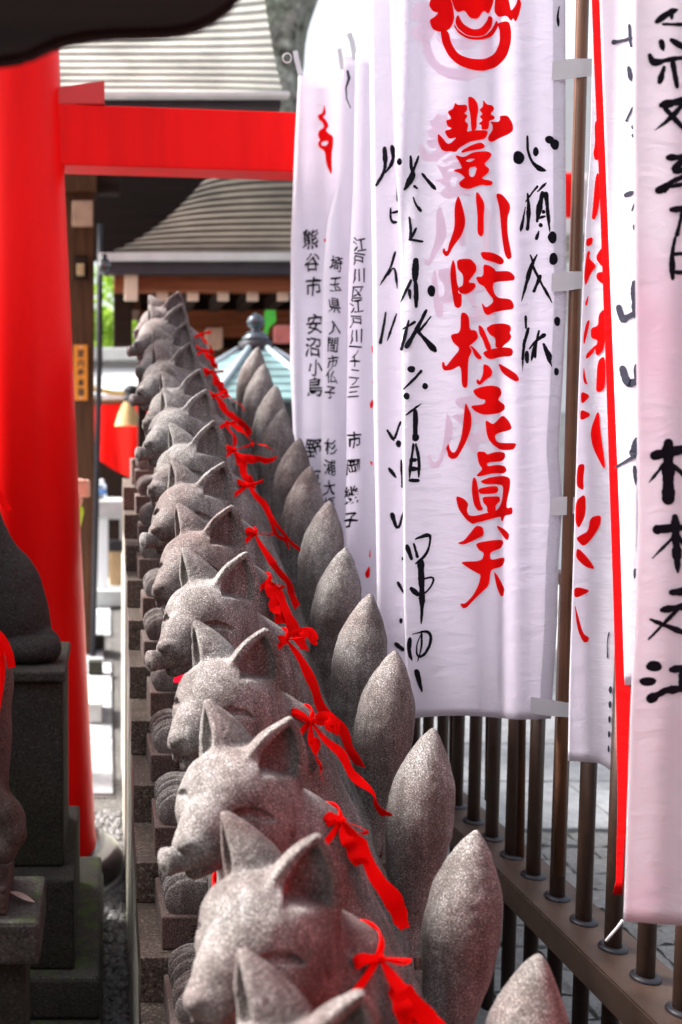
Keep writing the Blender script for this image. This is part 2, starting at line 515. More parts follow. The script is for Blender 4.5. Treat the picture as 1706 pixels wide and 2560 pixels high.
# ------------------------------------------------------------------ carved stone: distance fields turned into one skin
class Vox:
    def __init__(self, lo, hi, h):
        self.lo = np.array(lo, np.float32)
        self.h = h
        self.n = [int(math.ceil((hi[i] - lo[i]) / h)) + 1 for i in range(3)]
        self.ax = [self.lo[i] + h * np.arange(self.n[i], dtype=np.float32) for i in range(3)]
        self.a = np.full(self.n, 0.5, np.float32)

    def copy(self):
        v = Vox.__new__(Vox)
        v.lo, v.h, v.n, v.ax, v.a = self.lo, self.h, self.n, self.ax, self.a.copy()
        return v

    def region(self, lo, hi):
        sl = []
        for i in range(3):
            a = int(max(0, math.floor((lo[i] - self.lo[i]) / self.h)))
            b = int(min(self.n[i], math.ceil((hi[i] - self.lo[i]) / self.h) + 1))
            sl.append(slice(a, max(a, b)))
        return tuple(sl)

    def apply(self, fn, lo, hi, k, mode):
        mg = 0.035 + k
        s = self.region([c - mg for c in lo], [c + mg for c in hi])
        x = self.ax[0][s[0]][:, None, None]
        y = self.ax[1][s[1]][None, :, None]
        z = self.ax[2][s[2]][None, None, :]
        if x.size == 0 or y.size == 0 or z.size == 0:
            return
        d = fn(x, y, z).astype(np.float32)
        b = self.a[s]
        if mode == 'add':
            hh = np.clip(0.5 + 0.5 * (b - d) / k, 0, 1)
            r = b + (d - b) * hh - k * hh * (1 - hh)
        else:
            hh = np.clip(0.5 - 0.5 * (b + d) / k, 0, 1)
            r = b + (-d - b) * hh + k * hh * (1 - hh)
        self.a[s] = r

    def sample(self, p):
        q = (np.asarray(p, np.float32) - self.lo) / self.h
        i = np.clip(np.floor(q).astype(int), 0, np.array(self.n) - 2)
        t = np.clip(q - i, 0, 1)
        A = self.a
        v = 0.0
        for dx in (0, 1):
            for dy in (0, 1):
                for dz in (0, 1):
                    w = (t[0] if dx else 1 - t[0]) * (t[1] if dy else 1 - t[1]) * (t[2] if dz else 1 - t[2])
                    v += w * A[i[0] + dx, i[1] + dy, i[2] + dz]
        return float(v)

    def grad(self, p):
        e = self.h * 1.5
        p = np.asarray(p, float)
        g = Vector([self.sample(p + d) - self.sample(p - d) for d in np.eye(3) * e])
        return g.normalized() if g.length > 1e-9 else Vector((0, 0, 1))

    def push(self, p, off):
        """move a point out of the stone until it stands off by at least off"""
        p = Vector(p)
        for _ in range(12):
            d = self.sample(p)
            if d >= off or d > 0.2:
                break
            p = p + self.grad(p) * (off - d + 0.0005)
        return p

    def hit(self, p, d, maxd=0.3):
        """march from p along d to the surface"""
        p = Vector(p)
        d = Vector(d).normalized()
        t = 0.0
        while t < maxd:
            s = self.sample(p + d * t)
            if s < 0.0005:
                return p + d * t
            t += max(0.001, min(s, 0.01))
        return p

    def mesh(self, name):
        A = self.a
        neg = A < 0
        nx, ny, nz = [n - 1 for n in self.n]
        cnt = np.zeros((nx, ny, nz), np.int8)
        for dx in (0, 1):
            for dy in (0, 1):
                for dz in (0, 1):
                    cnt += neg[dx:dx + nx, dy:dy + ny, dz:dz + nz]
        act = np.argwhere((cnt > 0) & (cnt < 8))
        idx = np.full((nx, ny, nz), -1, np.int64)
        idx[act[:, 0], act[:, 1], act[:, 2]] = np.arange(len(act))
        cor = [(0, 0, 0), (1, 0, 0), (0, 1, 0), (1, 1, 0), (0, 0, 1), (1, 0, 1), (0, 1, 1), (1, 1, 1)]
        val = [A[act[:, 0] + c[0], act[:, 1] + c[1], act[:, 2] + c[2]] for c in cor]
        acc = np.zeros((len(act), 3), np.float64)
        num = np.zeros(len(act))
        for i, j in ((0, 1), (2, 3), (4, 5), (6, 7), (0, 2), (1, 3), (4, 6), (5, 7), (0, 4), (1, 5), (2, 6), (3, 7)):
            m = (val[i] < 0) != (val[j] < 0)
            t = np.where(m, val[i] / np.where(m, val[i] - val[j], 1), 0)
            ci, cj = np.array(cor[i], float), np.array(cor[j], float)
            pt = ci + t[:, None] * (cj - ci)
            acc += np.where(m[:, None], pt, 0)
            num += m
        verts = (act + acc / num[:, None]) * self.h + self.lo
        quads = []
        for axis in range(3):
            s0 = [slice(None)] * 3
            s1 = [slice(None)] * 3
            s0[axis] = slice(0, -1)
            s1[axis] = slice(1, None)
            f0, f1 = neg[tuple(s0)], neg[tuple(s1)]
            e = np.argwhere(f0 != f1)
            o = [a for a in range(3) if a != axis]
            ok = (e[:, o[0]] > 0) & (e[:, o[1]] > 0) & (e[:, o[0]] < self.n[o[0]] - 1) & (e[:, o[1]] < self.n[o[1]] - 1)
            e = e[ok]
            flip = f0[e[:, 0], e[:, 1], e[:, 2]]
            def cell(d0, d1):
                c = e.copy()
                c[:, o[0]] -= d0
                c[:, o[1]] -= d1
                return idx[c[:, 0], c[:, 1], c[:, 2]]
            q = np.stack([cell(1, 1), cell(0, 1), cell(0, 0), cell(1, 0)], 1)
            if axis == 1:
                flip = ~flip
            q = np.where(flip[:, None], q, q[:, ::-1])
            quads.append(q)
        q = np.concatenate(quads)
        q = q[(q >= 0).all(1)]
        me = bpy.data.meshes.new(name)
        me.vertices.add(len(verts))
        me.vertices.foreach_set('co', verts.astype(np.float32).ravel())
        me.loops.add(len(q) * 4)
        me.loops.foreach_set('vertex_index', q.astype(np.int32).ravel())
        me.polygons.add(len(q))
        me.polygons.foreach_set('loop_start', np.arange(0, len(q) * 4, 4, dtype=np.int32))
        me.polygons.foreach_set('use_smooth', np.ones(len(q), bool))
        me.update(calc_edges=True)
        me.validate()
        return me

def bb(pts, r):
    a = np.array(pts, float)
    return a.min(0) - r, a.max(0) + r

def rcone(v, a, b, r1, r2, k=0.02, mode='add', sq=None):
    a = np.array(a, float)
    b = np.array(b, float)
    ba = b - a
    l2 = float(ba @ ba)
    rr = r1 - r2
    a2 = l2 - rr * rr
    il2 = 1.0 / l2
    def fn(x, y, z):
        if sq:
            y = sq[0] + (y - sq[0]) / sq[1]
        px, py, pz = x - a[0], y - a[1], z - a[2]
        yy = px * ba[0] + py * ba[1] + pz * ba[2]
        zz = yy - l2
        x2 = (px * l2 - ba[0] * yy) ** 2 + (py * l2 - ba[1] * yy) ** 2 + (pz * l2 - ba[2] * yy) ** 2
        y2 = yy * yy * l2
        z2 = zz * zz * l2
        kk = np.sign(rr) * rr * rr * x2
        d3 = (np.sqrt(np.maximum(x2 * a2 * il2, 0)) + yy * rr) * il2 - r1
        d = np.where(np.sign(zz) * a2 * z2 > kk, np.sqrt(x2 + z2) * il2 - r2,
                     np.where(np.sign(yy) * a2 * y2 < kk, np.sqrt(x2 + y2) * il2 - r1, d3))
        return d
    lo, hi = bb([a, b], max(r1, r2))
    v.apply(fn, lo, hi, k, mode)

def chain(v, pts, rads, k=0.01, mode='add', sq=None):
    for i in range(len(pts) - 1):
        rcone(v, pts[i], pts[i + 1], rads[i], rads[i + 1], k, mode, sq)

def ellip(v, c, r, k=0.02, mode='add', axes=None):
    c = np.array(c, float)
    Rm = np.eye(3) if axes is None else np.array(axes, float)
    def fn(x, y, z):
        px, py, pz = x - c[0], y - c[1], z - c[2]
        q = [px * Rm[i][0] + py * Rm[i][1] + pz * Rm[i][2] for i in range(3)]
        k0 = np.sqrt(sum((q[i] / r[i]) ** 2 for i in range(3))) + 1e-9
        k1 = np.sqrt(sum((q[i] / (r[i] * r[i])) ** 2 for i in range(3))) + 1e-9
        return k0 * (k0 - 1.0) / k1
    m = max(r)
    v.apply(fn, c - m, c + m, k, mode)

# ---- the fox.  x to the tail, y away from the camera, z up; origin on the step's front edge
YC = 0.13
HEAD = Vector((0.222, 0.088, 0.697))
def set_head(psi, pitch=1.0, roll=0.0, off=(0, 0, 0)):
    """which way the head is turned: psi from the body axis towards the camera"""
    global HEAD, HF, HL, HU, HAX
    HEAD = Vector((0.224, 0.090, 0.697)) + Vector(off)
    ps, hp = R(psi), R(pitch)
    HF = Vector((-math.cos(ps) * math.cos(hp), -math.sin(ps) * math.cos(hp), -math.sin(hp)))
    HL = Vector((math.sin(ps), -math.cos(ps), 0))
    HU = HL.cross(HF)
    if HU.z < 0:
        HU = -HU
    q = Matrix.Rotation(R(roll), 3, HF)
    HL, HU = q @ HL, q @ HU
    HAX = [list(HF), list(HL), list(HU)]
set_head(46)

def H(f, l, u):
    return HEAD + HF * f + HL * l + HU * u

def rough_hewn(v, seed, amp=0.0011):
    """uneven hand-cut surface"""
    rr = np.random.default_rng(seed)
    for cell, am in ((0.035, amp * 1.3), (0.013, amp * 0.8)):
        sh = [int((v.n[i] * v.h) / cell) + 3 for i in range(3)]
        G = rr.uniform(-1, 1, sh).astype(np.float32)
        for ax in range(3):
            q = (np.arange(v.n[ax]) * v.h / cell)
            i0 = q.astype(int)
            t = (q - i0).astype(np.float32)
            t = t * t * (3 - 2 * t)
            shp = [1, 1, 1]
            shp[ax] = -1
            t = t.reshape(shp)
            G = np.take(G, i0, ax) * (1 - t) + np.take(G, i0 + 1, ax) * t
        v.a += am * G

def fox_torso(v):
    rcone(v, (0.335, YC, 0.600), (0.440, YC, 0.300), 0.082, 0.118, 0.05, sq=(YC, 0.80))
    ellip(v, (0.475, YC, 0.185), (0.125, 0.093, 0.125), 0.05)
    rcone(v, (0.275, YC, 0.500), (0.285, YC, 0.330), 0.085, 0.080, 0.05, sq=(YC, 0.92))
    # neck up to the turned head
    rcone(v, (0.335, YC, 0.585), tuple(H(-0.030, 0.0, -0.02)), 0.090, 0.083, 0.05)
    rcone(v, (0.300, YC - 0.01, 0.560), tuple(H(-0.02, 0.0, -0.045)), 0.080, 0.070, 0.05)
    # fore legs and paws, each paw with three toes
    for s in (-1, 1):
        y = YC + s * 0.050
        rcone(v, (0.255, y, 0.400), (0.235, y, 0.130), 0.046, 0.036, 0.03)
        ellip(v, (0.195, y, 0.110), (0.060, 0.040, 0.040), 0.02)
        for t in (-1.5, -0.5, 0.5, 1.5):
            ellip(v, (0.176 + 0.003 * abs(t), y + t * 0.0205, 0.108 - 0.004 * abs(t)), (0.056, 0.0125, 0.047), 0.0025)
    # haunches and hind paws
    for s in (-1, 1):
        y = YC + s * 0.062
        ellip(v, (0.440, y, 0.200), (0.100, 0.036, 0.110), 0.02)
        rcone(v, (0.40, y, 0.100), (0.330, y, 0.094), 0.034, 0.028, 0.015)

def fox_tail(v):
    C = [(0.560, 0.130, 0.090), (0.585, 0.135, 0.180), (0.603, 0.140, 0.270), (0.618, 0.147, 0.360), (0.628, 0.151, 0.430),
         (0.637, 0.154, 0.490), (0.644, 0.157, 0.535), (0.651, 0.160, 0.578), (0.657, 0.162, 0.615)]
    rd = [0.036, 0.033, 0.039, 0.055, 0.0645, 0.0590, 0.0430, 0.0235, 0.0005]
    # smooth the leaf outline
    t = np.linspace(0, len(C) - 1, 33)
    P3 = np.stack([np.interp(t, range(len(C)), [c[i] for c in C]) for i in range(3)], 1)
    rr = np.interp(t, range(len(C)), rd)
    for _ in range(1):
        rr[1:-1] = 0.25 * rr[:-2] + 0.5 * rr[1:-1] + 0.25 * rr[2:]
    chain(v, [tuple(p) for p in P3], [float(r) for r in rr], 0.006)
    rcone(v, (0.50, 0.13, 0.12), (0.565, 0.132, 0.10), 0.06, 0.040, 0.04)

def ear(v, s):
    B = Vector((-0.012, s * 0.056, 0.046))
    T = Vector((-0.024, s * 0.081, 0.152))
    A = (T - B)
    h = A.length
    A.normalize()
    N = Vector((0.68, s * 0.72, 0.14))
    N = (N - A * N.dot(A)).normalized()
    W = A.cross(N)
    wv = lambda u: np.array(HF * u.x + HL * u.y + HU * u.z)
    Aw, Nw, Ww, Bw = wv(A), wv(N), wv(W), np.array(H(*B))
    def prm(x, y, z):
        px, py, pz = x - Bw[0], y - Bw[1], z - Bw[2]
        return [px * q[0] + py * q[1] + pz * q[2] for q in (Ww, Nw, Aw)]
    def solid(x, y, z):
        w, n, a = prm(x, y, z)
        t = np.clip(a / h, -0.4, 1.2)
        hw = 0.0525 * np.maximum(1 - np.maximum(t, 0) ** 2.2, 0) + 0.003
        u = np.clip(np.abs(w) / hw, 0, 1.3)
        back = -(n + (0.080 if s < 0 else 0.055) * np.sqrt(np.clip(1 - u * u, 0, 1)) * (1 - np.clip(t, 0, 1) ** 1.7) + 0.008)
        front = n - 0.008 + 0.004 * np.clip(t, 0, 1)
        return np.maximum(np.maximum((np.abs(w) - hw) * 0.8, np.maximum(back, front) * 0.8), np.maximum(a - h, -a - 0.045))
    def cup(x, y, z):
        w, n, a = prm(x, y, z)
        a2 = a - 0.012
        t = np.clip(a2 / (h * 0.76), -0.2, 1.2)
        hw = 0.0360 * np.maximum(1 - np.maximum(t, 0) ** 2.0, 0)
        u = np.clip(np.abs(w) / np.maximum(hw, 1e-4), 0, 1.5)
        dep = 0.012 * (1 - u ** 4)
        return np.maximum(np.maximum((np.abs(w) - hw) * 0.8, (-n - dep) * 0.8), np.maximum(-a2, a2 - h * 0.76))
    pts = [np.array(H(*(B + A * q))) for q in (-0.04, h)]
    lo, hi = bb(pts, 0.060)
    v.apply(solid, lo, hi, 0.012, 'add')
    v.apply(cup, lo, hi, 0.003, 'sub')

def fox_head(v, kind, seed=1):
    ellip(v, H(-0.008, 0, 0.006), (0.090, 0.098, 0.082), 0.03, axes=HAX)
    ellip(v, H(0.030, 0, 0.022), (0.060, 0.074, 0.060), 0.022, axes=HAX)
    for s in (-1, 1):
        ellip(v, H(0.012, s * 0.052, -0.030), (0.060, 0.046, 0.050), 0.025, axes=HAX)
    # muzzle: tapers and droops to a small nose
    chain(v, [H(0.056, 0, -0.002), H(0.104, 0, -0.016), H(0.152, 0, -0.032)], [0.053, 0.037, 0.0215], 0.020)
    for s in (-1, 1):
        rcone(v, H(0.080, s * 0.018, -0.026), H(0.146, s * 0.012, -0.040), 0.034, 0.020, 0.014)
    ellip(v, H(0.170, 0, -0.027), (0.013, 0.016, 0.012), 0.007, axes=HAX)
    # lower jaw
    if kind == 'open':
        rcone(v, H(0.028, 0, -0.058), H(0.132, 0, -0.081), 0.040, 0.016, 0.014)
        for s in (-1, 1):
            chain(v, [H(0.148, s * 0.018, -0.048), H(0.146, s * 0.019, -0.070), H(0.144, s * 0.019, -0.078)], [0.0075, 0.0055, 0.002], 0.003)
            ellip(v, H(0.114, s * 0.034, -0.060), (0.048, 0.014, 0.0070), 0.006, 'sub', axes=HAX)
    elif kind == 'scroll':
        rcone(v, H(0.028, 0, -0.058), H(0.134, 0, -0.078), 0.040, 0.018, 0.014)
        for s in (-1, 1):
            ellip(v, H(0.108, s * 0.036, -0.057), (0.048, 0.014, 0.006), 0.006, 'sub', axes=HAX)
    else:
        rcone(v, H(0.035, 0, -0.056), H(0.140, 0, -0.074), 0.040, 0.020, 0.012)
    for s in (-1, 1):
        ear(v, s)
    # narrow closed eyes, mouth line, nostril, cheek crease: cut along the surface
    for s in (-1, 1):
        def on(f, l, u):
            return v.hit(H(f + 0.03, s * 0.16, u + 0.01), (H(f, s * l, u) - H(f + 0.03, s * 0.16, u + 0.01)), 0.2)
        ey = [on(0.098, 0.03, -0.004), on(0.084, 0.04, 0.006), on(0.066, 0.04, 0.008), on(0.048, 0.05, 0.003), on(0.034, 0.05, -0.006)]
        ey = [p - HL * (s * 0.0030) - HF * 0.0015 for p in ey]
        chain(v, ey, [0.0034, 0.0074, 0.0082, 0.0068, 0.0034], 0.0018, 'sub')
        mo = [on(0.168, 0.01, -0.062), on(0.140, 0.02, -0.064), on(0.110, 0.03, -0.060), on(0.085, 0.04, -0.050), on(0.070, 0.04, -0.040)]
        if kind == 'closed':
            chain(v, mo, [0.0032, 0.0036, 0.0036, 0.003, 0.002], 0.003, 'sub')
        no = on(0.174, 0.008, -0.029)
        ellip(v, no, (0.006, 0.0045, 0.004), 0.003, 'sub', axes=HAX)
        ck = [on(0.000, 0.06, -0.022), on(-0.010, 0.06, -0.046), on(0.002, 0.05, -0.070)]
        chain(v, ck, [0.002, 0.0045, 0.002], 0.005, 'sub')
    rough_hewn(v, seed)

VH = 0.0034
TURN = [(51, 0.0, 0.0, (0, 0, 0)), (48, 2.0, 2.0, (0.004, -0.004, -0.004)), (54, -2.0, -2.0, (-0.003, 0.0, 0.005)), (51, 1.0, 1.0, (0.003, 0.003, -0.007))]
VARIANTS = []
notail_v = None
for vi, tn in enumerate(TURN):
    set_head(*tn)
    bv_ = Vox((0.040, -0.130, 0.055), (0.735, 0.262, 0.895), VH)
    fox_torso(bv_)
    if vi == 0:
        notail_v = bv_.copy()
    fox_tail(bv_)
    kind = 'scroll' if vi % 2 == 0 else 'open'
    fox_head(bv_, kind, 10 + vi)
    me = bv_.mesh('fox_with_' + ('scroll' if kind == 'scroll' else 'fangs'))
    me.materials.append(M['fox'])
    VARIANTS.append((bv_, me, kind))
set_head(*TURN[0])
# the dark fox to the left: brush curled round the foot instead of upright
chain(notail_v, [(0.55, 0.09, 0.115), (0.612, 0.075, 0.112), (0.615, 0.045, 0.108), (0.56, 0.022, 0.104), (0.46, 0.022, 0.102), (0.36, 0.03, 0.098)],
      [0.05, 0.046, 0.044, 0.042, 0.036, 0.020], 0.008)
ellip(notail_v, (0.480, YC, 0.270), (0.112, 0.088, 0.160), 0.05)
rcone(notail_v, (0.50, YC, 0.20), (0.555, YC, 0.12), 0.10, 0.07, 0.05)
fox_head(notail_v, 'closed', 5)
ME_CURL = notail_v.mesh('fox_with_curled_tail')
ME_CURL.materials.append(M['fox_dark'])

# ------------------------------------------------------------------ lettering tools (photo pixels on a cloth)
def chaikin(pts, it=1, closed=True, q=0.22):
    for _ in range(it):
        out = []
        n = len(pts)
        rng = range(n) if closed else range(n - 1)
        if not closed:
            out.append(pts[0])
        for i in rng:
            a, b = pts[i], pts[(i + 1) % n]
            out.append(tuple(a[k] + (b[k] - a[k]) * q for k in range(len(a))))
            out.append(tuple(a[k] + (b[k] - a[k]) * (1 - q) for k in range(len(a))))
        if not closed:
            out.append(pts[-1])
        pts = out
    return pts

def poly_tris(outer, holes=()):
    loops = [[Vector((p[0], p[1], 0)) for p in outer]] + [[Vector((p[0], p[1], 0)) for p in h] for h in holes]
    t = tessellate_polygon(loops)
    flat = [p for l in loops for p in l]
    return [(p.x, p.y) for p in flat], [tuple(f) for f in t]

def stroke_geo(path, it=2):
    """path: (x, y, width) -> ribbon with round ends, in pixels"""
    p = chaikin(list(path), it, closed=False, q=0.25) if len(path) > 2 else list(path)
    # resample, then let the brush press and lift unevenly
    seg_ = []
    for a, b in zip(p, p[1:]):
        m_ = max(1, int(math.hypot(b[0] - a[0], b[1] - a[1]) / 5))
        for k in range(m_):
            seg_.append(tuple(a[q] + (b[q] - a[q]) * k / m_ for q in range(3)))
    seg_.append(p[-1])
    sd = random.Random(int(path[0][0] * 7 + path[0][1] * 13))
    f1, f2 = sd.uniform(0, 6.28), sd.uniform(0.5, 0.9)
    nn_ = max(1, len(seg_) - 1)
    end = sd.choice((0.25, 0.6, 1.0))
    p = []
    for k, q in enumerate(seg_):
        t = k / nn_
        w = q[2] * (1 + 0.13 * math.sin(k * f2 + f1) + sd.uniform(-0.09, 0.09))
        if t > 0.72:
            w *= 1 - (1 - end) * (t - 0.72) / 0.28
        if t < 0.12:
            w *= 0.8 + 0.2 * t / 0.12
        p.append((q[0] + sd.uniform(-0.35, 0.35), q[1] + sd.uniform(-0.35, 0.35), w))
    vs, fs = [], []
    n = len(p)
    for i in range(n):
        a, b = p[max(i - 1, 0)], p[min(i + 1, n - 1)]
        dx, dy = b[0] - a[0], b[1] - a[1]
        l = math.hypot(dx, dy) or 1
        nx, ny = -dy / l, dx / l
        w = p[i][2] / 2
        vs += [(p[i][0] + nx * w, p[i][1] + ny * w), (p[i][0] - nx * w, p[i][1] - ny * w)]
    for i in range(n - 1):
        fs.append((2 * i, 2 * i + 1, 2 * i + 3, 2 * i + 2))
    for i, sg in ((0, -1), (n - 1, 1)):
        a, b = (p[0], p[1]) if i == 0 else (p[-2], p[-1])
        an = math.atan2(b[1] - a[1], b[0] - a[0])
        w = p[i][2] / 2
        ring = []
        for k in range(1, 6):
            t = an + sg * 0 + (math.pi / 2 - math.pi * k / 6 if i else math.pi / 2 + math.pi * k / 6)
            vs.append((p[i][0] + w * math.cos(t), p[i][1] + w * math.sin(t)))
            ring.append(len(vs) - 1)
        fs.append(tuple([2 * i] + ring + [2 * i + 1]))
    return vs, fs

def blob_geo(cx, cy, rx, ry, n=16):
    vs = [(cx + rx * (1 + 0.07 * math.sin(3 * t + cx)) * math.cos(t), cy + ry * (1 + 0.06 * math.cos(2 * t + cy)) * math.sin(t)) for t in [2 * math.pi * k / n for k in range(n)]]
    return vs, [tuple(range(n))]

_fc = {}
def glyph_geo(ch, off=0.012):
    if (ch, off) not in _fc:
        c = bpy.data.curves.new('glyph', 'FONT')
        c.body = ch
        c.offset = off
        c.resolution_u = 2
        o = bpy.data.objects.new('glyph', c)
        COL.objects.link(o)
        dg = bpy.context.evaluated_depsgraph_get()
        dg.update()
        me = bpy.data.meshes.new_from_object(o.evaluated_get(dg))
        vs = [(v.co.x, v.co.y) for v in me.vertices]
        fs = [tuple(p.vertices) for p in me.polygons]
        bpy.data.objects.remove(o)
        bpy.data.curves.remove(c)
        bpy.data.meshes.remove(me)
        _fc[(ch, off)] = (vs, fs)
    return _fc[(ch, off)]

def glyph_px(ch, cx, cy, w, h=None, off=0.012, slant=0.0):
    vs, fs = glyph_geo(ch, off)
    if not vs:
        return [], []
    xs = [v[0] for v in vs]
    ys = [v[1] for v in vs]
    mx, my = (min(xs) + max(xs)) / 2, (min(ys) + max(ys)) / 2
    h = h or w
    return [(cx + (v[0] - mx) * w + (v[1] - my) * slant * w, cy - (v[1] - my) * h) for v in vs], fs

def flat_mesh(name, geos, fmap, mat, parent, maxlen=40.0):
    """geos in pixels -> subdivided -> mapped by fmap(x, y, layer)"""
    bm = bmesh.new()
    layer = {}
    for gi, (vs, fs) in enumerate(geos):
        bv = [bm.verts.new((v[0], v[1], 0.0)) for v in vs]
        for b in bv:
            layer[b] = gi
        for f in fs:
            try:
                bm.faces.new([bv[i] for i in f])
            except ValueError:
                pass
    for v in bm.verts:
        v.co.z = layer.get(v, 0) * 1e-4
    bmesh.ops.triangulate(bm, faces=bm.faces)
    for _ in range(5):
        es = [e for e in bm.edges if e.calc_length() > maxlen]
        if not es:
            break
        bmesh.ops.subdivide_edges(bm, edges=es, cuts=1)
        bmesh.ops.triangulate(bm, faces=bm.faces)
    for v in bm.verts:
        v.co = fmap(v.co.x, v.co.y, v.co.z)
    me = bpy.data.meshes.new(name)
    bm.to_mesh(me)
    bm.free()
    me.materials.append(mat)
    me.polygons.foreach_set('use_smooth', [True] * len(me.polygons))
    return link(bpy.data.objects.new(name, me), parent)

def xf(pts, ox, oy, s):
    return [tuple([ox + p[0] / s, oy + p[1] / s] + [w / s for w in p[2:]]) for p in pts]

# ================================================================== THE SETTING
g = mesh_obj('ground', [(-60, -30, 0), (60, -30, 0), (60, 400, 0), (-60, 400, 0)], [(0, 1, 2, 3)], M['ground'])
tag(g, kind='structure')

# flagstones beyond the fence, each its own stone
pav = box('pavement', 1.02, 9.0, 2.3, 24.0, -0.06, 0.004, M['ground'], bevel=0)
tag(pav, kind='structure')
rs = random.Random(3)
stone_me = {}
def paving_stone(parent, name, x0, x1, y0, y1, top, mat, key, rough=0.0):
    """shared unit blocks scaled to size; a rough stone gets an uneven top"""
    if key not in stone_me:
        bm = bmesh.new()
        add_box(bm, -0.5, 0.5, -0.5, 0.5, -1, 0, 0.0)
        if rough:
            bmesh.ops.subdivide_edges(bm, edges=bm.edges, cuts=3, use_grid_fill=True)
            rr = random.Random(hash(key) % 1000)
            for v in bm.verts:
                d = max(abs(v.co.x), abs(v.co.y))
                if v.co.z > -0.01:
                    v.co.z += rr.uniform(-rough, rough) - (0.35 if d > 0.45 else 0.0) * rough * 3
                v.co.x += rr.uniform(-0.03, 0.03)
                v.co.y += rr.uniform(-0.03, 0.03)
        else:
            es = [e for e in bm.edges if all(v.co.z > -0.01 for v in e.verts)]
            bmesh.ops.bevel(bm, geom=es, offset=0.02, segments=2, affect='EDGES')
        me = bpy.data.meshes.new(name)
        bmesh.ops.recalc_face_normals(bm, faces=bm.faces)
        bm.to_mesh(me)
        bm.free()
        me.materials.append(mat)
        stone_me[key] = me
    o = bpy.data.objects.new(name, stone_me[key])
    o.location = ((x0 + x1) / 2, (y0 + y1) / 2, top)
    o.scale = (x1 - x0, y1 - y0, 0.05)
    return link(o, parent)

y = 4.35
row = 0
while y < 15.5:
    w = 0.62
    x = 1.06 + (row % 2) * 0.42
    x -= 0.42
    while x < 6.4:
        L = 0.84
        xa = max(x, 1.06)
        if x + L > 1.3:
            paving_stone(pav, 'flagstone', xa + 0.006, x + L - 0.006, y + 0.006, y + w - 0.006, 0.022 + rs.uniform(-0.002, 0.003), M['paver'], 'flag%d' % rs.randint(0, 2))
        x += L
    y += w
    row += 1
y = 2.62
row = 0
while y < 4.30:
    w = rs.uniform(0.125, 0.155)
    x = 1.06
    while x < 3.0:
        L = rs.uniform(0.12, 0.24)
        paving_stone(pav, 'cobblestone', x + 0.007, x + L - 0.007, y + 0.007, y + w - 0.007, 0.020 + rs.uniform(-0.005, 0.006), M['cobble'], 'cob%d' % rs.randint(0, 4), 0.12)
        x += L
    y += w
# pale slabs of the court on the left
court = box('court_paving', -4.0, 0.04, 4.78, 16.0, -0.06, 0.004, M['ground'], bevel=0)
tag(court, kind='structure')
y = 4.80
for wy in (0.92, 1.05, 0.9, 1.1, 1.0, 1.2, 1.0, 1.1, 1.2, 1.0):
    x = -3.9 + (wy * 1.7) % 0.6
    while x < 0.03:
        xb = min(x + 0.95, 0.03)
        if xb - x > 0.15:
            paving_stone(court, 'court_slab', x + 0.006, xb - 0.006, y + 0.008, y + wy - 0.008, 0.022 + rs.uniform(-0.003, 0.003), M['slab' if (int(y * 10) % 3) else 'paver'], 'slab%d' % (int(y * 10) % 3 != 0))
        x += 0.95
    y += wy
# small dark weights and a stone kerb standing on the court
for (px, py, Yd, sx, sy, sz, nm, lb, mt) in ((245, 1580, 8.2, 0.05, 0.05, 0.11, 'stone_weight', 'small dark block standing farther back on the pale court', 'pedestal'),
                                            (239, 1645, 7.3, 0.055, 0.05, 0.10, 'stone_weight', 'small dark block standing nearer on the pale court', 'pedestal'),
                                            (236, 1745, 6.2, 0.05, 0.20, 0.12, 'stone_weight', 'low grey stone with pale top beside the red pillar', 'grey')):
    X = PX(px, Yd, py)
    o = box(nm, X - sx, X + sx, Yd - sy, Yd + sy, 0.026, 0.026 + sz, M[mt], bevel=0.008)
    tag(o, lb, 'stone block')

# gravel between the pedestals and the stand
gv, gf = [], []
rg = random.Random(11)
for i in range(2600):
    cx, cy = rg.uniform(-0.16, 0.055), rg.uniform(1.75, 4.6)
    r = rg.uniform(0.008, 0.020)
    o = len(gv)
    an = rg.uniform(0, 6.28)
    for k in range(5):
        t = an + 2 * math.pi * k / 5
        gv.append((cx + r * math.cos(t) * rg.uniform(0.7, 1.2), cy + r * math.sin(t) * rg.uniform(0.7, 1.2), 0.002 + rg.uniform(0, 0.006)))
    gv.append((cx, cy, 0.004 + r * rg.uniform(0.6, 1.0)))
    for k in range(5):
        gf.append((o + k, o + (k + 1) % 5, o + 5))
M['gravel'] = mat_plain('gravel_grey', (0.16, 0.16, 0.16), 0.75, 0, 0.75, 55)
tag(mesh_obj('gravel', gv, gf, M['gravel']), 'dark grey gravel between the pedestals and the stepped stand', 'gravel', kind='stuff')

# ------------------------------------------------------------------ stepped stand of granite
D_ST, R_ST = 0.25, 0.09934
Y_0, Z_0 = 2.0493, CAMZ - 1.0967
XL, XR = 0.068, 0.735
stand = empty('stepped_stand', (0.4, 3.2, 0))
tag(stand, 'long flight of granite steps carrying the row of stone foxes', 'stepped stand')
rs2 = random.Random(5)
def place(o, parent):
    o.parent = parent
    o.matrix_parent_inverse = Matrix.Translation(-Vector(parent.location))
    return o
KMIN, KMAX = -5, 9
for k in range(KMIN, KMAX + 1):
    yk = Y_0 + k * D_ST
    zt = Z_0 + k * R_ST
    j = rs2.uniform(-0.0015, 0.0015)
    o = box('step_block', XL + j, XR + j, yk + 0.001, yk + D_ST * 1.55, zt - R_ST + 0.0012, zt, M['granite'], bevel=0.0022)
    place(o, stand)
    j = rs2.uniform(-0.003, 0.001)
    o = box('side_panel', XL + 0.004 + j, XR - 0.004, yk + 0.0018, yk + D_ST - 0.0012, 0.0, zt - R_ST - 0.0005, M['side'], bevel=0.004)
    place(o, stand)
yk = Y_0 + (KMAX + 1) * D_ST
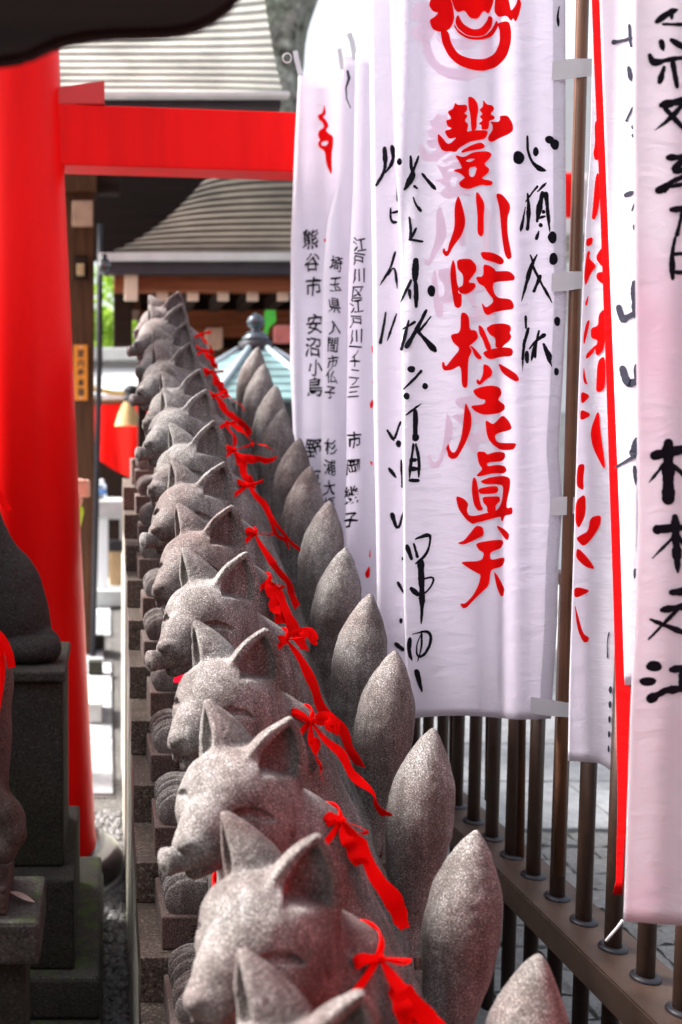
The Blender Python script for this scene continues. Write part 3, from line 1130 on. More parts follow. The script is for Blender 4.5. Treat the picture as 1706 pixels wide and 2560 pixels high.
zt = Z_0 + KMAX * R_ST
o = box('end_block', 0.108, XR - 0.02, yk - 0.02, yk + 0.36, zt + 0.0015, zt + 0.115, M['granite'], bevel=0.004)
place(o, stand)
o = box('side_panel', XL + 0.006, XR - 0.004, yk + 0.0018, yk + 0.8, 0.0, zt - R_ST - 0.3, M['side'], bevel=0.006)
place(o, stand)
o = box('step_block', XL + 0.010, XR - 0.006, yk + 0.139, yk + 0.78, zt - R_ST - 0.2985, zt - 0.001, M['granite'], bevel=0.003)
place(o, stand)

# ------------------------------------------------------------------ the row of foxes
def ribbon_geo(path, normals, width, twist=None):
    """flat band along path; width direction = tangent x normal"""
    vs, fs = [], []
    n = len(path)
    for i in range(n):
        t = (path[min(i + 1, n - 1)] - path[max(i - 1, 0)]).normalized()
        w = t.cross(normals[i]).normalized()
        hw = (width[i] if isinstance(width, list) else width) / 2
        vs += [path[i] + w * hw, path[i] - w * hw]
    for i in range(n - 1):
        fs.append((2 * i, 2 * i + 1, 2 * i + 3, 2 * i + 2))
    return vs, fs

def smooth_path(pts, n=18):
    """Catmull-Rom through pts"""
    pts = [Vector(p) for p in pts]
    e = [pts[0] * 2 - pts[1]] + pts + [pts[-1] * 2 - pts[-2]]
    out = []
    segs = len(pts) - 1
    for i in range(n):
        u = i / (n - 1) * segs
        s = min(int(u), segs - 1)
        t = u - s
        a, b, c, d = e[s], e[s + 1], e[s + 2], e[s + 3]
        out.append(0.5 * ((2 * b) + (c - a) * t + (2 * a - 5 * b + 4 * c - d) * t * t + (3 * b - a - 3 * c + d) * t ** 3))
    return out

def thicken(o, t=0.0012):
    md = o.modifiers.new('thickness', 'SOLIDIFY')
    md.thickness = t
    md.offset = 0
    o.modifiers.new('crisp_edge', 'EDGE_SPLIT').split_angle = R(40)
    return o

RC = Vector((0.292, 0.118, 0.600))
RD = Vector((0.200, 0.0, 0.120)).normalized()
RN = Vector((-0.120, 0.0, 0.200)).normalized()
_ring = {}
def neck_ring(vox, key):
    if key not in _ring:
        pts = []
        for i in range(48):
            th = 2 * math.pi * i / 48
            d = RD * math.cos(th) + Vector((0, 1, 0)) * math.sin(th)
            t = 0.02
            while vox.sample(RC + d * t) < 0.003 and t < 0.22:
                t += 0.002
            pts.append(t)
        pts = [(pts[i - 1] + 2 * pts[i] + pts[(i + 1) % 48]) / 4 + 0.001 for i in range(48)]
        _ring[key] = [RC + (RD * math.cos(2 * math.pi * i / 48) + Vector((0, 1, 0)) * math.sin(2 * math.pi * i / 48)) * pts[i] for i in range(48)]
    return _ring[key]

def build_bib(fox, vox, key, seed, tails):
    rr = random.Random(seed)
    ring = neck_ring(vox, key)
    # band round the neck
    vs, fs = [], []
    for p in ring:
        vs += [p + RN * 0.0055, p - RN * 0.0055]
    for i in range(48):
        j = (i + 1) % 48
        fs.append((2 * i, 2 * i + 1, 2 * j + 1, 2 * j))
    bib = mesh_obj('bib_strap', vs, fs, M['ribbon'], fox, True)
    thicken(bib, 0.0016)
    # apron on the chest
    vs, fs = [], []
    n, m = 17, 7
    for i in range(n):
        p = ring[int(round(15 + i * 18 / (n - 1)))]
        u = abs(i / (n - 1) * 2 - 1)
        ln = 0.13 * math.sqrt(max(0.06, 1 - u ** 2.6))
        for q in range(m):
            t = q / (m - 1)
            pp = p + Vector((-0.020 * t, -0.012 * t, -ln * t)) + Vector((0.003 * math.sin(i * 1.3), 0.003 * math.cos(i * 1.7), 0)) * t
            vs.append(vox.push(pp, 0.005))
    for i in range(n - 1):
        for q in range(m - 1):
            a = i * m + q
            fs.append((a, a + 1, a + m + 1, a + m))
    ap = mesh_obj('bib', vs, fs, M['bib'], fox, True)
    thicken(ap, 0.0014)
    # bow at the back of the neck, on the camera's side
    ki = 46 if rr.random() < 0.5 else 45
    K = ring[ki]
    out = (K - RC).normalized()
    K = K + out * 0.006
    side = Vector((0, -1, 0))
    down = Vector((0.53, -0.05, -0.85)).normalized()
    bow = lathe('bow_knot', [(0.001, -0.007), (0.0048, -0.005), (0.0056, -0.001), (0.0046, 0.003), (0.0050, 0.005), (0.001, 0.007)], M['ribbon'], fox, 10)
    bow.location = K
    bow.rotation_euler = (rr.uniform(-0.4, 0.4), rr.uniform(0.4, 1.0), 0)
    nl = rr.choice((1, 2, 2, 2)) if seed != 101 else 2
    for s in ((-1, 1) if nl == 2 else (1,)):
        L = rr.uniform(0.024, 0.050)
        a = rr.uniform(-0.6, 0.6) + (0.35 if s > 0 else 2.5)
        d = (Vector((0.75, -0.25, 0.25)) * math.cos(a) + Vector((-0.1, -0.55, -0.75)) * math.sin(a)).normalized()
        if s < 0:
            d = (d + Vector((-0.05, -0.2, 0.85))).normalized()
        o2 = d.cross(out).normalized()
        pts = [K, K + d * L * 0.5 + out * rr.uniform(0.004, 0.010), K + d * L + out * 0.010, K + d * L * 0.98 - out * 0.002 + o2 * rr.uniform(-0.008, 0.008), K + d * L * 0.45 - out * 0.002, K]
        pa = smooth_path(pts, 22)
        pa = [vox.push(p, 0.003) for p in pa]
        wm = rr.uniform(0.005, 0.013)
        w = [0.007 + wm * math.sin(math.pi * i / 21) + rr.uniform(-0.0012, 0.0012) for i in range(22)]
        v, f = ribbon_geo(pa, [(pa[min(i + 1, 21)] - pa[max(i - 1, 0)]).cross(o2).normalized() for i in range(22)], w)
        thicken(mesh_obj('bow_loop', v, f, M['ribbon'], fox, True), 0.0008)
    for (L, dx, dz, wid, lift) in tails:
        NP = 34
        pts = [K]
        for q in (0.16, 0.34, 0.52, 0.70, 0.86, 1.0):
            pts.append(K + Vector((dx * L * q, -0.030 * math.sin(q * 2.2) - 0.01, dz * L * q + lift * math.sin(math.pi * q))) + Vector((rr.uniform(-1, 1), rr.uniform(-1, 1), rr.uniform(-1, 1))) * 0.008)
        pa = smooth_path(pts, NP)
        pa = [vox.push(p, 0.004) for p in pa]
        tw = rr.uniform(-1.3, 1.3)
        p1, p2_ = rr.uniform(0, 6.28), rr.uniform(7, 13)
        # three strips across so the cloth can fold along its length
        vs, fs = [], []
        for i, p in enumerate(pa):
            t = (pa[min(i + 1, NP - 1)] - pa[max(i - 1, 0)]).normalized()
            nr = Matrix.Rotation(tw * i / NP * 1.5 + 0.35 * math.sin(i / NP * p2_ + p1), 3, t) @ Vector((0.25, -0.95, 0.30))
            w = t.cross(nr).normalized()
            nn = w.cross(t).normalized()
            hw = (0.005 + (wid * 1.08 - 0.005) * min(1, i / 8)) / 2 * (1 + 0.10 * math.sin(i * 0.9 + p1))
            cr = 0.18 * math.sin(i * 0.45 + p1) + 0.15
            sk = 0.25 if i < NP - 1 else rr.uniform(-0.9, 0.9)
            for c_, b_ in ((-1, 0), (-0.35, 1), (0.35, -0.6), (1, 0)):
                q3 = p + w * (hw * c_) + nn * (hw * cr * b_ * 0.6) + (t * hw * sk * c_ if i == NP - 1 else Vector())
                vs.append(vox.push(q3, 0.0025))
        for i in range(NP - 1):
            for c_ in range(3):
                o_ = i * 4 + c_
                fs.append((o_, o_ + 1, o_ + 5, o_ + 4))
        thicken(mesh_obj('bow_tail', vs, fs, M['ribbon'], fox, True), 0.0008)

# scroll held in the mouth of every second fox
def scroll_mesh(turn):
    set_head(*turn)
    bm = bmesh.new()
    prof = [(0.010, -0.0440), (0.012, -0.0400), (0.0195, -0.0405), (0.0225, -0.037), (0.0225, -0.030), (0.0212, -0.026), (0.0215, 0.02), (0.021, 0.05)]
    v, f = [], []
    seg = 20
    ax = Vector((-0.93, -0.33, -0.06)).normalized()
    a = ax.cross(Vector((0, 0, 1))).normalized()
    b = a.cross(ax).normalized()
    C0 = H(0.152, -0.006, -0.055)
    for r, z in prof:
        for k in range(seg):
            t = 2 * math.pi * k / seg
            v.append(C0 - ax * z + a * (r * math.cos(t)) + b * (r * math.sin(t) * 0.96))
    for i in range(len(prof) - 1):
        for k in range(seg):
            k2 = (k + 1) % seg
            f.append((i * seg + k, i * seg + k2, (i + 1) * seg + k2, (i + 1) * seg + k))
    f.append(tuple(reversed(range(seg))))
    f.append(tuple(range((len(prof) - 1) * seg, len(prof) * seg)))
    me = bpy.data.meshes.new('scroll')
    me.from_pydata([tuple(q) for q in v], [], f)
    me.polygons.foreach_set('use_smooth', [True] * len(me.polygons))
    me.materials.append(M['fox'])
    return me
ME_SCR = {0: scroll_mesh(TURN[0]), 2: scroll_mesh(TURN[2])}
bm = bmesh.new()
add_box(bm, 0.117, 0.665, 0.030, 0.228, 0.0008, 0.0735, 0.004)
ME_PL = bpy.data.meshes.new('plinth')
bmesh.ops.recalc_face_normals(bm, faces=bm.faces)
bm.to_mesh(ME_PL)
bm.free()
ME_PL.materials.append(M['plinth'])

ORD = ['nearest', 'second', 'third', 'fourth', 'fifth', 'sixth', 'seventh', 'eighth', 'ninth', 'tenth', 'eleventh', 'twelfth', 'thirteenth', 'farthest']
EXTRA = ['showing only its ears at the bottom of the photo', 'its face large and blurred, red bow trailing right', 'holding a stone scroll, broad red ribbon on its back',
         'with bared fangs and a tangled red bow', 'holding a stone scroll, long thin red ribbon', 'with a folded double red bow behind its neck', 'holding a stone scroll, red cord running down its back',
         'with a red bow and two thin cords', 'holding a scroll, red ribbon end lifted to the right', 'with red ribbon flying out to the right', 'holding a scroll before the red curtain',
         'with its bow high on the neck', 'second from the top of the steps', 'on the topmost step before the dark shrine']
TAILS = [
    [(0.20, 0.55, -0.85, 0.022, 0.0)],
    [(0.17, 0.60, -0.75, 0.026, 0.0), (0.12, 0.45, -0.9, 0.024, 0.0)],
    [(0.20, 0.50, -0.85, 0.030, 0.0), (0.07, 0.3, -0.9, 0.020, 0.0)],
    [(0.22, 0.66, -0.78, 0.022, 0.0), (0.09, 0.10, -0.98, 0.024, 0.0), (0.06, 0.7, 0.0, 0.024, 0.01)],
    [(0.30, 0.50, -0.86, 0.018, 0.0), (0.07, 0.9, 0.0, 0.018, 0.02)],
    [(0.17, 0.45, -0.9, 0.026, 0.0), (0.10, 0.25, -0.95, 0.030, 0.0)],
    [(0.22, 0.52, -0.85, 0.016, 0.0)],
    [(0.24, 0.60, -0.80, 0.010, 0.0), (0.22, 0.55, -0.85, 0.010, 0.0)],
    [(0.13, 0.95, -0.15, 0.024, -0.02), (0.14, 0.35, -0.9, 0.030, 0.0)],
    [(0.16, 0.85, -0.5, 0.022, -0.01), (0.10, 0.3, -0.9, 0.022, 0.0)],
    [(0.19, 0.65, -0.75, 0.020, 0.0), (0.12, 0.8, -0.4, 0.010, 0.02)],
    [(0.12, 0.5, -0.8, 0.022, 0.0)],
    [(0.10, 0.5, -0.8, 0.02, 0.0)],
    [(0.10, 0.5, -0.8, 0.02, 0.0)]]
rf = random.Random(21)
FOXES = []
for i in range(14):
    k = i - 4
    fx = empty('fox_statue', (0, Y_0 + k * D_ST, Z_0 + k * R_ST))
    ordn = ORD[i]
    tag(fx, ('%s stone fox from the camera, %s' % (ordn, EXTRA[i])) if 0 < i < 13 else ('%s stone fox of the row, %s' % (ordn, EXTRA[i])), 'fox statue', 'stone foxes sitting on the granite steps')
    FOXES.append(fx)
    sc = i % 2 == 0
    vi = [0, 1, 2, 3, 0, 3, 2, 1, 2, 3, 0, 1, 2, 3][i]
    fvox, fme, _k = VARIANTS[vi]
    body = link(bpy.data.objects.new('fox_body', fme), fx)
    jx, jy, jz = rf.uniform(-0.006, 0.006), rf.uniform(-0.006, 0.006), 0.0
    pl = link(bpy.data.objects.new('plinth', ME_PL), fx)
    if sc:
        link(bpy.data.objects.new('scroll', ME_SCR[vi]), fx)
    a = rf.uniform(-1.6, 1.6)
    fx.location.x += jx
    fx.location.y += jy * 0.5
    fx.rotation_euler = (R(rf.uniform(-0.5, 0.5)), R(rf.uniform(-0.5, 0.5)), R(a))
    q = rf.uniform(0.985, 1.015)
    fx.scale = (1.0, 1.0, q)
    # the two carved characters: flat glyphs, the recess shade put into their colour
    fm = lambda x, y, l: Vector((x, 0.0294 - l * 0.1, y))
    for ch, cx in (('奉', 0.200), ('納', 0.262)):
        vs, fs = glyph_px(ch, 0, 0, 0.043, -0.043, 0.01)
        flat_mesh('carved_character', [([(x + cx, y + 0.037) for x, y in vs], fs)], fm, M['carve'], pl, 1.0)
    build_bib(fx, fvox, vi, 100 + i, TAILS[i])

# ================================================================== FENCE
def fence_x(Y):
    return 1.153 + (3.075 - Y) * 0.0533
ZR = CAMZ - 1.2
fence = empty('iron_fence', (fence_x(3.0), 3.0, 0))
tag(fence, 'brown iron railing with round bars along the right side of the foxes', 'fence')
fa = -0.0533
def rail(name, Ya, Yb, half, z0, z1, mat):
    bm = bmesh.new()
    add_box(bm, -half, half, 0, 1, z0, z1, 0)
    for v in bm.verts:
        Y = Ya + (Yb - Ya) * v.co.y
        v.co = Vector((fence_x(Y) + v.co.x, Y, v.co.z))
    es = [e for e in bm.edges if abs((e.verts[0].co - e.verts[1].co).y) > 0.5]
    bmesh.ops.bevel(bm, geom=es, offset=0.004, segments=2, affect='EDGES')
    return place(bm_obj(name, bm, mat), fence)
rail('rail', 1.2, 9.3, 0.082, ZR - 0.075, ZR, M['rail'])
rail('top_rail', 1.2, 9.3, 0.022, CAMZ - 0.372, CAMZ - 0.342, M['fence'])
def bar_mesh(r, z0, z1, nm, col=None):
    bm = bmesh.new()
    seg = 14
    rings = []
    for z in (z0, z1):
        rings.append([bm.verts.new((r * math.cos(2 * math.pi * k / seg), r * math.sin(2 * math.pi * k / seg), z)) for k in range(seg)])
    for k in range(seg):
        bm.faces.new((rings[0][k], rings[0][(k + 1) % seg], rings[1][(k + 1) % seg], rings[1][k]))
    bm.faces.new(rings[1])
    bm.faces.new(list(reversed(rings[0])))
    me = bpy.data.meshes.new(nm)
    bm.to_mesh(me)
    bm.free()
    for p in me.polygons:
        p.use_smooth = len(p.vertices) == 4
    me.materials.append(M['fence'])
    return me
ME_BAR = bar_mesh(0.0192, 0.0, CAMZ - 0.35, 'bar')
bmc = bmesh.new()
ME_COLLAR = None
cv, cf = [], []
for r, z in ((0.0196, 0.009), (0.029, 0.008), (0.0325, 0.003), (0.0325, 0.0003)):
    for k in range(20):
        cv.append((r * math.cos(2 * math.pi * k / 20), r * math.sin(2 * math.pi * k / 20), z))
for i in range(3):
    for k in range(20):
        cf.append((i * 20 + k, i * 20 + (k + 1) % 20, (i + 1) * 20 + (k + 1) % 20, (i + 1) * 20 + k))
bmc.free()
ME_COLLAR = bpy.data.meshes.new('collar')
ME_COLLAR.from_pydata(cv, [], cf)
ME_COLLAR.materials.append(M['darkmetal'])
ME_COLLAR.polygons.foreach_set('use_smooth', [True] * len(cf))
Yb = 3.075 - 0.1314 * 13
while Yb < 9.2:
    o = link(bpy.data.objects.new('bar', ME_BAR), fence)
    o.matrix_parent_inverse = Matrix.Translation(-Vector(fence.location))
    o.location = (fence_x(Yb), Yb, 0)
    c = link(bpy.data.objects.new('collar', ME_COLLAR), fence)
    c.matrix_parent_inverse = Matrix.Translation(-Vector(fence.location))
    c.location = (fence_x(Yb), Yb, ZR)
    Yb += 0.1314

# ================================================================== BANNERS
def edge_x(poly, y):
    if y <= poly[0][1]:
        return poly[0][0]
    for a, b in zip(poly, poly[1:]):
        if y <= b[1]:
            t = (y - a[1]) / (b[1] - a[1])
            return a[0] + (b[0] - a[0]) * t
    return poly[-1][0]

class Banner:
    """cloth hung at distance Yb; outline given where the photo shows it, folds as real depth"""
    def __init__(s, name, label, Yb, left, right, top, bot, fold, mat, nu=40, nv=70, extra_top=0.0, group='nobori banners along the fence'):
        s.Yb, s.fold = Yb, fold
        s.root = empty(name, (0, Yb, 0))
        tag(s.root, label, 'banner', group)
        vs, fs = [], []
        for j in range(nv + 1):
            t = j / nv
            for i in range(nu + 1):
                u = i / nu
                ty = top(u) if callable(top) else top
                by = bot(u) if callable(bot) else bot
                y = ty + (by - ty) * t
                x = edge_x(left, y) + (edge_x(right, y) - edge_x(left, y)) * u
                vs.append(s.map(x, y, 0, 0.0))
        for j in range(nv):
            for i in range(nu):
                a = j * (nu + 1) + i
                fs.append((a, a + 1, a + nu + 2, a + nu + 1))
        o = mesh_obj('cloth', vs, fs, mat, None, True)
        place(o, s.root)
        s.cloth = o
        o.modifiers.new('thickness', 'SOLIDIFY').thickness = 0.0008
        o.modifiers['thickness'].offset = 0

    def map(s, x, y, layer=0.0, eps=0.0016):
        Y = s.Yb
        for _ in range(10):
            p = P(x, y, Y)
            Y = 0.5 * Y + 0.5 * (s.Yb + s.fold(p.x, p.z))
        p = P(x, y, Y)
        p.y -= eps + layer
        return p

    def strokes(s, geos, mat, eps=0.0019):
        for q, gg in enumerate(geos):
            s.print('brush_stroke', [gg], mat, 14.0, eps + 0.0006 + q * 4e-6)

    def print(s, name, geos, mat, maxlen=12.0, eps=0.0024):
        o = flat_mesh(name, geos, lambda x, y, l: s.map(x, y, l, eps), mat, None, maxlen)
        place(o, s.root)
        return o

    def pole(s, pts, r=0.0125):
        o = tube('pole', pts, r, M['pole'], None, 14)
        place(o, s.root)

    def tie(s, x0, x1, yc, h, dy=0.0):
        """tape loop from the cloth edge round the pole"""
        vs, fs = [], []
        a, b = P(x0, yc, s.Yb), P(x1, yc + dy, s.Yb)
        ya = s.fold(a.x, a.z) - 0.004
        hz = h / FPX * s.Yb / 2
        n = 14
        for i in range(n + 1):
            t = i / n
            p = a.lerp(b, t)
            yy = p.y + ya * (1 - t) - 0.0155 * math.sin(min(1, t * 1.15) * math.pi / 2) * (1 if t < 0.97 else 0.4)
            for sg in (1, -1):
                vs.append((p.x, yy, p.z + sg * hz * (1 + 0.06 * math.sin(5 * t))))
        for i in range(n):
            fs.append((2 * i, 2 * i + 1, 2 * i + 3, 2 * i + 2))
        o = mesh_obj('tie', vs, fs, M['strap'], None, True)
        place(o, s.root)
        thicken(o, 0.001)
        return o

def foldA(x, z):
    return (0.010 * math.sin(x * 17 + 0.6 + 0.3 * math.sin(z * 2)) + 0.006 * math.sin(x * 34 + z * 1.3) + 0.018 * math.exp(-((x - 0.70 - 0.01 * z) / 0.022) ** 2)
            + 0.022 * math.exp(-((x - 1.035 + 0.03 * (z - 1.2)) / 0.035) ** 2) - 0.016 * math.exp(-((x - 0.985 + 0.05 * (z - 1.2)) / 0.03) ** 2))
def botA(u):
    return 1797 - 8 * math.sin(u * 4.5) - 14 * max(0, u - 0.75) * 4 * 0.6
A = Banner('banner', 'large white banner with seven red brush characters and jewel crest, tied to a brown pole', 2.50,
           [(972, -160), (975, 0), (985, 300), (1000, 600), (1006, 1000), (1010, 1500), (1020, 1800)],
           [(1413, -160), (1413, 0), (1414, 500), (1416, 760), (1404, 1000), (1396, 1120), (1407, 1250), (1396, 1400), (1392, 1560), (1378, 1790)],
           -160, botA, foldA, M['cloth'], 56, 90)
A.pole([P(1462, -300, 2.50), P(1457, 0, 2.50), P(1436, 800, 2.50), P(1409, 1784, 2.50), P(1397, 2185, 2.50)], 0.0148)
for yc in (178, 706, 1266):
    A.tie(1380, 1482 if yc < 300 else (1458 if yc < 900 else 1440), yc, 44, -4)
tg = A.tie(1330, 1424, 1764, 40, 8)
A.print('tag_number', [glyph_px('3', 1388, 1764, 26, 34, 0.0, -0.1), glyph_px('.', 1402, 1774, 26, 30, 0.0), glyph_px('3', 1416, 1766, 26, 34, 0.0, -0.1)], M['ink'], eps=0.0245)
# second layer of cloth along the right hem
vs, fs = [], []
for j in range(61):
    y = -160 + j * (1790 + 160) / 60
    xr = edge_x([(1413, -160), (1413, 0), (1414, 500), (1416, 760), (1404, 1000), (1396, 1120), (1407, 1250), (1396, 1400), (1392, 1560), (1378, 1790)], y)
    for x in (xr - 31, xr - 15, xr + 0.5):
        vs.append(A.map(x, y, 0, 0.0012))
for j in range(60):
    for i in range(2):
        a = j * 3 + i
        fs.append((a, a + 1, a + 4, a + 3))
place(mesh_obj('hem', vs, fs, M['hem'], None, True), A.root)

a1 = lambda pts: xf(pts, 1040, 200, 3.3625)
a2 = lambda pts: xf(pts, 1040, 800, 2.94)
u1 = lambda pts: xf(pts, 920, 0, 1.995)
u2 = lambda pts: xf(pts, 920, 800, 1.995)
RED = {
 '豐': [(a1([(325,190),(350,215),(425,208),(430,258),(400,285),(435,302),(405,345),(440,375),(422,442),(475,425),(605,425),(592,478),(570,500),(450,520),(360,575),(330,612),(285,600),(250,605),(212,590),(182,520),(180,450),(212,478),(270,552),(347,482),(275,502),(233,430),(305,412),(262,392),(248,340),(302,330),(258,270),(312,245)]), []),
        (a1([(435,140),(480,150),(515,200),(522,260),(507,330),(507,418),(462,436),(455,300),(437,220)]), []),
        (a1([(560,165),(592,210),(640,215),(658,250),(620,290),(660,310),(655,335),(612,345),(612,385),(602,420),(545,420),(550,382),(520,372),(560,342),(530,310),(560,290),(528,255),(562,225)]), []),
        (a1([(700,305),(770,300),(810,370),(815,430),(770,462),(700,490),(640,525),(605,515),(602,480),(642,422),(640,378),(618,352),(690,357),(706,335)]), []),
        (a1([(375,600),(450,555),(540,523),(575,550),(570,580),(440,600),(385,618)]), []),
        (a1([(322,630),(400,655),(480,607),(600,600),(635,625),(620,660),(565,712),(618,750),(600,790),(540,832),(640,850),(640,885),(600,892),(540,882),(440,922),(380,907),(352,870),(392,835),(412,825),(370,787),(305,765),(350,750),(387,745),(360,690)]), [a1([(440,738),(512,730),(487,818),(446,815)]), a1([(412,684),(452,662),(500,668),(446,694)])])],
 '川': [(a1([(352,968),(376,1020),(410,1150),(412,1220),(382,1310),(312,1400),(275,1475),(250,1487),(225,1460),(220,1430),(238,1410),(246,1442),(264,1438),(272,1390),(325,1240),(320,1060)]), []),
        (a1([(505,938),(530,960),(575,1040),(565,1150),(568,1290),(545,1322),(512,1290),(515,1150),(500,1000)]), []),
        (a1([(665,955),(720,960),(785,1040),(790,1090),(765,1160),(767,1300),(800,1460),(800,1500),(770,1512),(742,1470),(716,1300),(700,1080)]), [])],
 '吒': [(a1([(535,1445),(640,1450),(720,1490),(742,1530),(715,1558),(640,1530),(560,1510)]), []),
        (a1([(308,1505),(330,1550),(340,1700),(358,1750),(352,1792),(384,1800),(382,1900),(355,1922),(320,1905),(300,1780),(285,1650),(290,1570)]), []),
        (a1([(340,1515),(400,1503),(460,1505),(505,1560),(505,1610),(450,1680),(440,1705),(495,1708),(500,1740),(470,1775),(420,1805),(362,1792),(352,1745),(392,1732),(396,1640),(345,1590)]), []),
        (a1([(562,1548),(615,1560),(660,1590),(667,1612),(780,1605),(828,1650),(825,1685),(790,1690),(652,1700),(642,1740),(657,1800),(690,1835),(790,1840),(822,1890),(815,1930),(720,1940),(650,1955),(600,1980),(570,1960),(545,1865),(587,1920),(657,1860),(602,1790),(570,1735),(525,1715),(495,1655),(565,1655)]), [])],
 '枳': [(a2([(327,-55),(365,-52),(388,-20),(392,75),(440,75),(458,130),(420,170),(387,192),(412,225),(381,290),(379,490),(355,503),(335,480),(328,330),(260,370),(205,373),(190,350),(190,310),(205,308),(216,347),(265,282),(325,212),(270,167),(248,108),(326,95)]), []),
        (a2([(390,188),(420,197),(480,270),(478,288),(455,290),(425,262),(412,218)]), []),
        (a2([(455,35),(485,50),(513,110),(552,205),(545,225),(515,225),(490,150),(462,100)]), []),
        (a2([(510,60),(560,30),(640,25),(692,40),(697,75),(685,95),(700,120),(690,150),(640,190),(635,202),(580,207),(582,130),(540,110)]), []),
        (a2([(485,237),(560,212),(640,200),(700,207),(713,237),(700,268),(620,272),(545,292),(510,275)]), []),
        (a2([(492,322),(530,335),(558,370),(555,410),(510,440),(470,480),(445,470),(440,445),(455,433),(464,455),(490,400)]), []),
        (a2([(595,312),(680,360),(740,400),(757,440),(740,455),(700,440),(630,390)]), [])],
 '尼': [(a2([(415,515),(480,490),(560,480),(615,495),(630,540),(600,587),(620,603),(652,625),(650,660),(600,690),(490,697),(430,670),(395,630),(500,620),(510,587),(470,580),(430,550)]), []),
        (a2([(360,598),(385,650),(405,700),(405,790),(370,890),(332,960),(300,1015),(262,1023),(235,1005),(230,970),(217,945),(238,903),(247,950),(265,975),(290,970),(330,870),(345,760)]), []),
        (a2([(635,695),(680,740),(703,790),(690,810),(602,830),(576,850),(587,890),(620,905),(740,903),(722,945),(700,955),(620,957),(560,915),(520,860),(505,730),(550,760),(570,765)]), [])],
 '眞': [(a2([(442,965),(505,968),(520,990),(580,968),(650,972),(655,1010),(630,1040),(521,1046),(521,1076),(600,1062),(655,1075),(665,1110),(640,1130),(560,1125),(470,1150),(435,1145),(490,1095),(460,1060)]), []),
        (a2([(465,1185),(540,1155),(640,1143),(690,1160),(690,1230),(666,1330),(663,1386),(705,1372),(708,1425),(680,1432),(651,1436),(635,1485),(622,1470),(621,1442),(520,1470),(440,1490),(415,1500),(370,1470),(310,1390),(288,1290),(350,1310),(385,1350),(371,1400),(386,1435),(430,1440),(520,1416),(600,1396),(630,1330),(640,1217),(600,1207),(500,1206)]), []),
        (a2([(425,1150),(445,1180),(455,1250),(470,1350),(490,1385),(480,1400),(450,1400),(420,1350),(407,1250),(412,1180)]), []),
        (a2([(456,1240),(540,1220),(595,1220),(605,1250),(590,1275),(480,1280),(458,1265)]), []),
        (a2([(485,1300),(560,1295),(612,1295),(618,1330),(580,1365),(586,1402),(520,1418),(520,1370),(490,1340)]), []),
        (a2([(440,1508),(490,1520),(498,1580),(460,1600),(400,1630),(350,1650),(310,1645),(308,1635),(350,1620),(400,1560)]), []),
        (a2([(580,1503),(640,1530),(682,1570),(680,1600),(670,1620),(645,1600)]), [])],
 '天': [(a2([(432,1640),(540,1620),(630,1612),(642,1640),(620,1680),(556,1700),(541,1720),(546,1766),(645,1740),(652,1770),(630,1812),(560,1830),(545,1850),(535,1950),(480,2000),(420,2060),(370,2115),(340,2118),(320,2080),(360,2085),(420,2020),(460,1940),(475,1870),(440,1855),(380,1820),(318,1775),(480,1771),(500,1710),(460,1690)]), []),
        (a2([(567,1838),(600,1880),(630,1935),(648,1975),(640,2030),(620,2030),(590,1960)]), [])],
 'crest': [(u1([(362,165),(360,140),(402,160),(412,215),(448,272),(510,295),(580,298),(630,272),(656,215),(655,150),(640,118),(700,105),(713,150),(712,215),(690,287),(640,337),(580,356),(520,352),(450,327),(400,282),(368,215)]), []),
           (u1([(428,118),(446,150),(490,182),(545,190),(590,178),(622,140),(640,100),(650,130),(620,185),(560,202),(500,198),(450,170),(430,140)]), []),
           (u1([(446,70),(470,120),(520,150),(560,145),(590,110),(600,80),(622,90),(615,140),(580,178),(540,186),(490,178),(448,146),(432,112)]), []),
           (u1([(400,-60),(640,-60),(620,30),(600,75),(575,52),(545,100),(505,92),(480,52),(446,66),(425,40)]), []),
           (u1([(330,-40),(300,25),(322,60),(352,66),(330,88),(304,102),(320,150),(362,164),(408,150),(430,100),(424,40),(400,-40)]), []),
           (u1([(640,-60),(690,-40),(706,30),(712,60),(740,20),(745,-20),(765,20),(752,75),(735,115),(722,92),(712,110),(690,80),(650,90),(625,60)]), [])]}
def polys_geo(pl):
    out = []
    for outer, holes in pl:
        out.append(poly_tris(chaikin(outer, 2, True, 0.2), [chaikin(h, 1) for h in holes]))
    return out
for nm, pl in RED.items():
    A.print('red_crest' if nm == 'crest' else 'red_character', polys_geo(pl), M['redprint'], eps=0.0030)
    # the print of the rear layer showing faintly through, shifted to the left
    if nm in ('豐', '川', 'crest', '尼', '吒'):
        gp = [([(x - 46, y + 24) for x, y in v], f) for v, f in polys_geo(pl)]
        A.print('show_through', gp, M['ghost'], eps=0.0014)

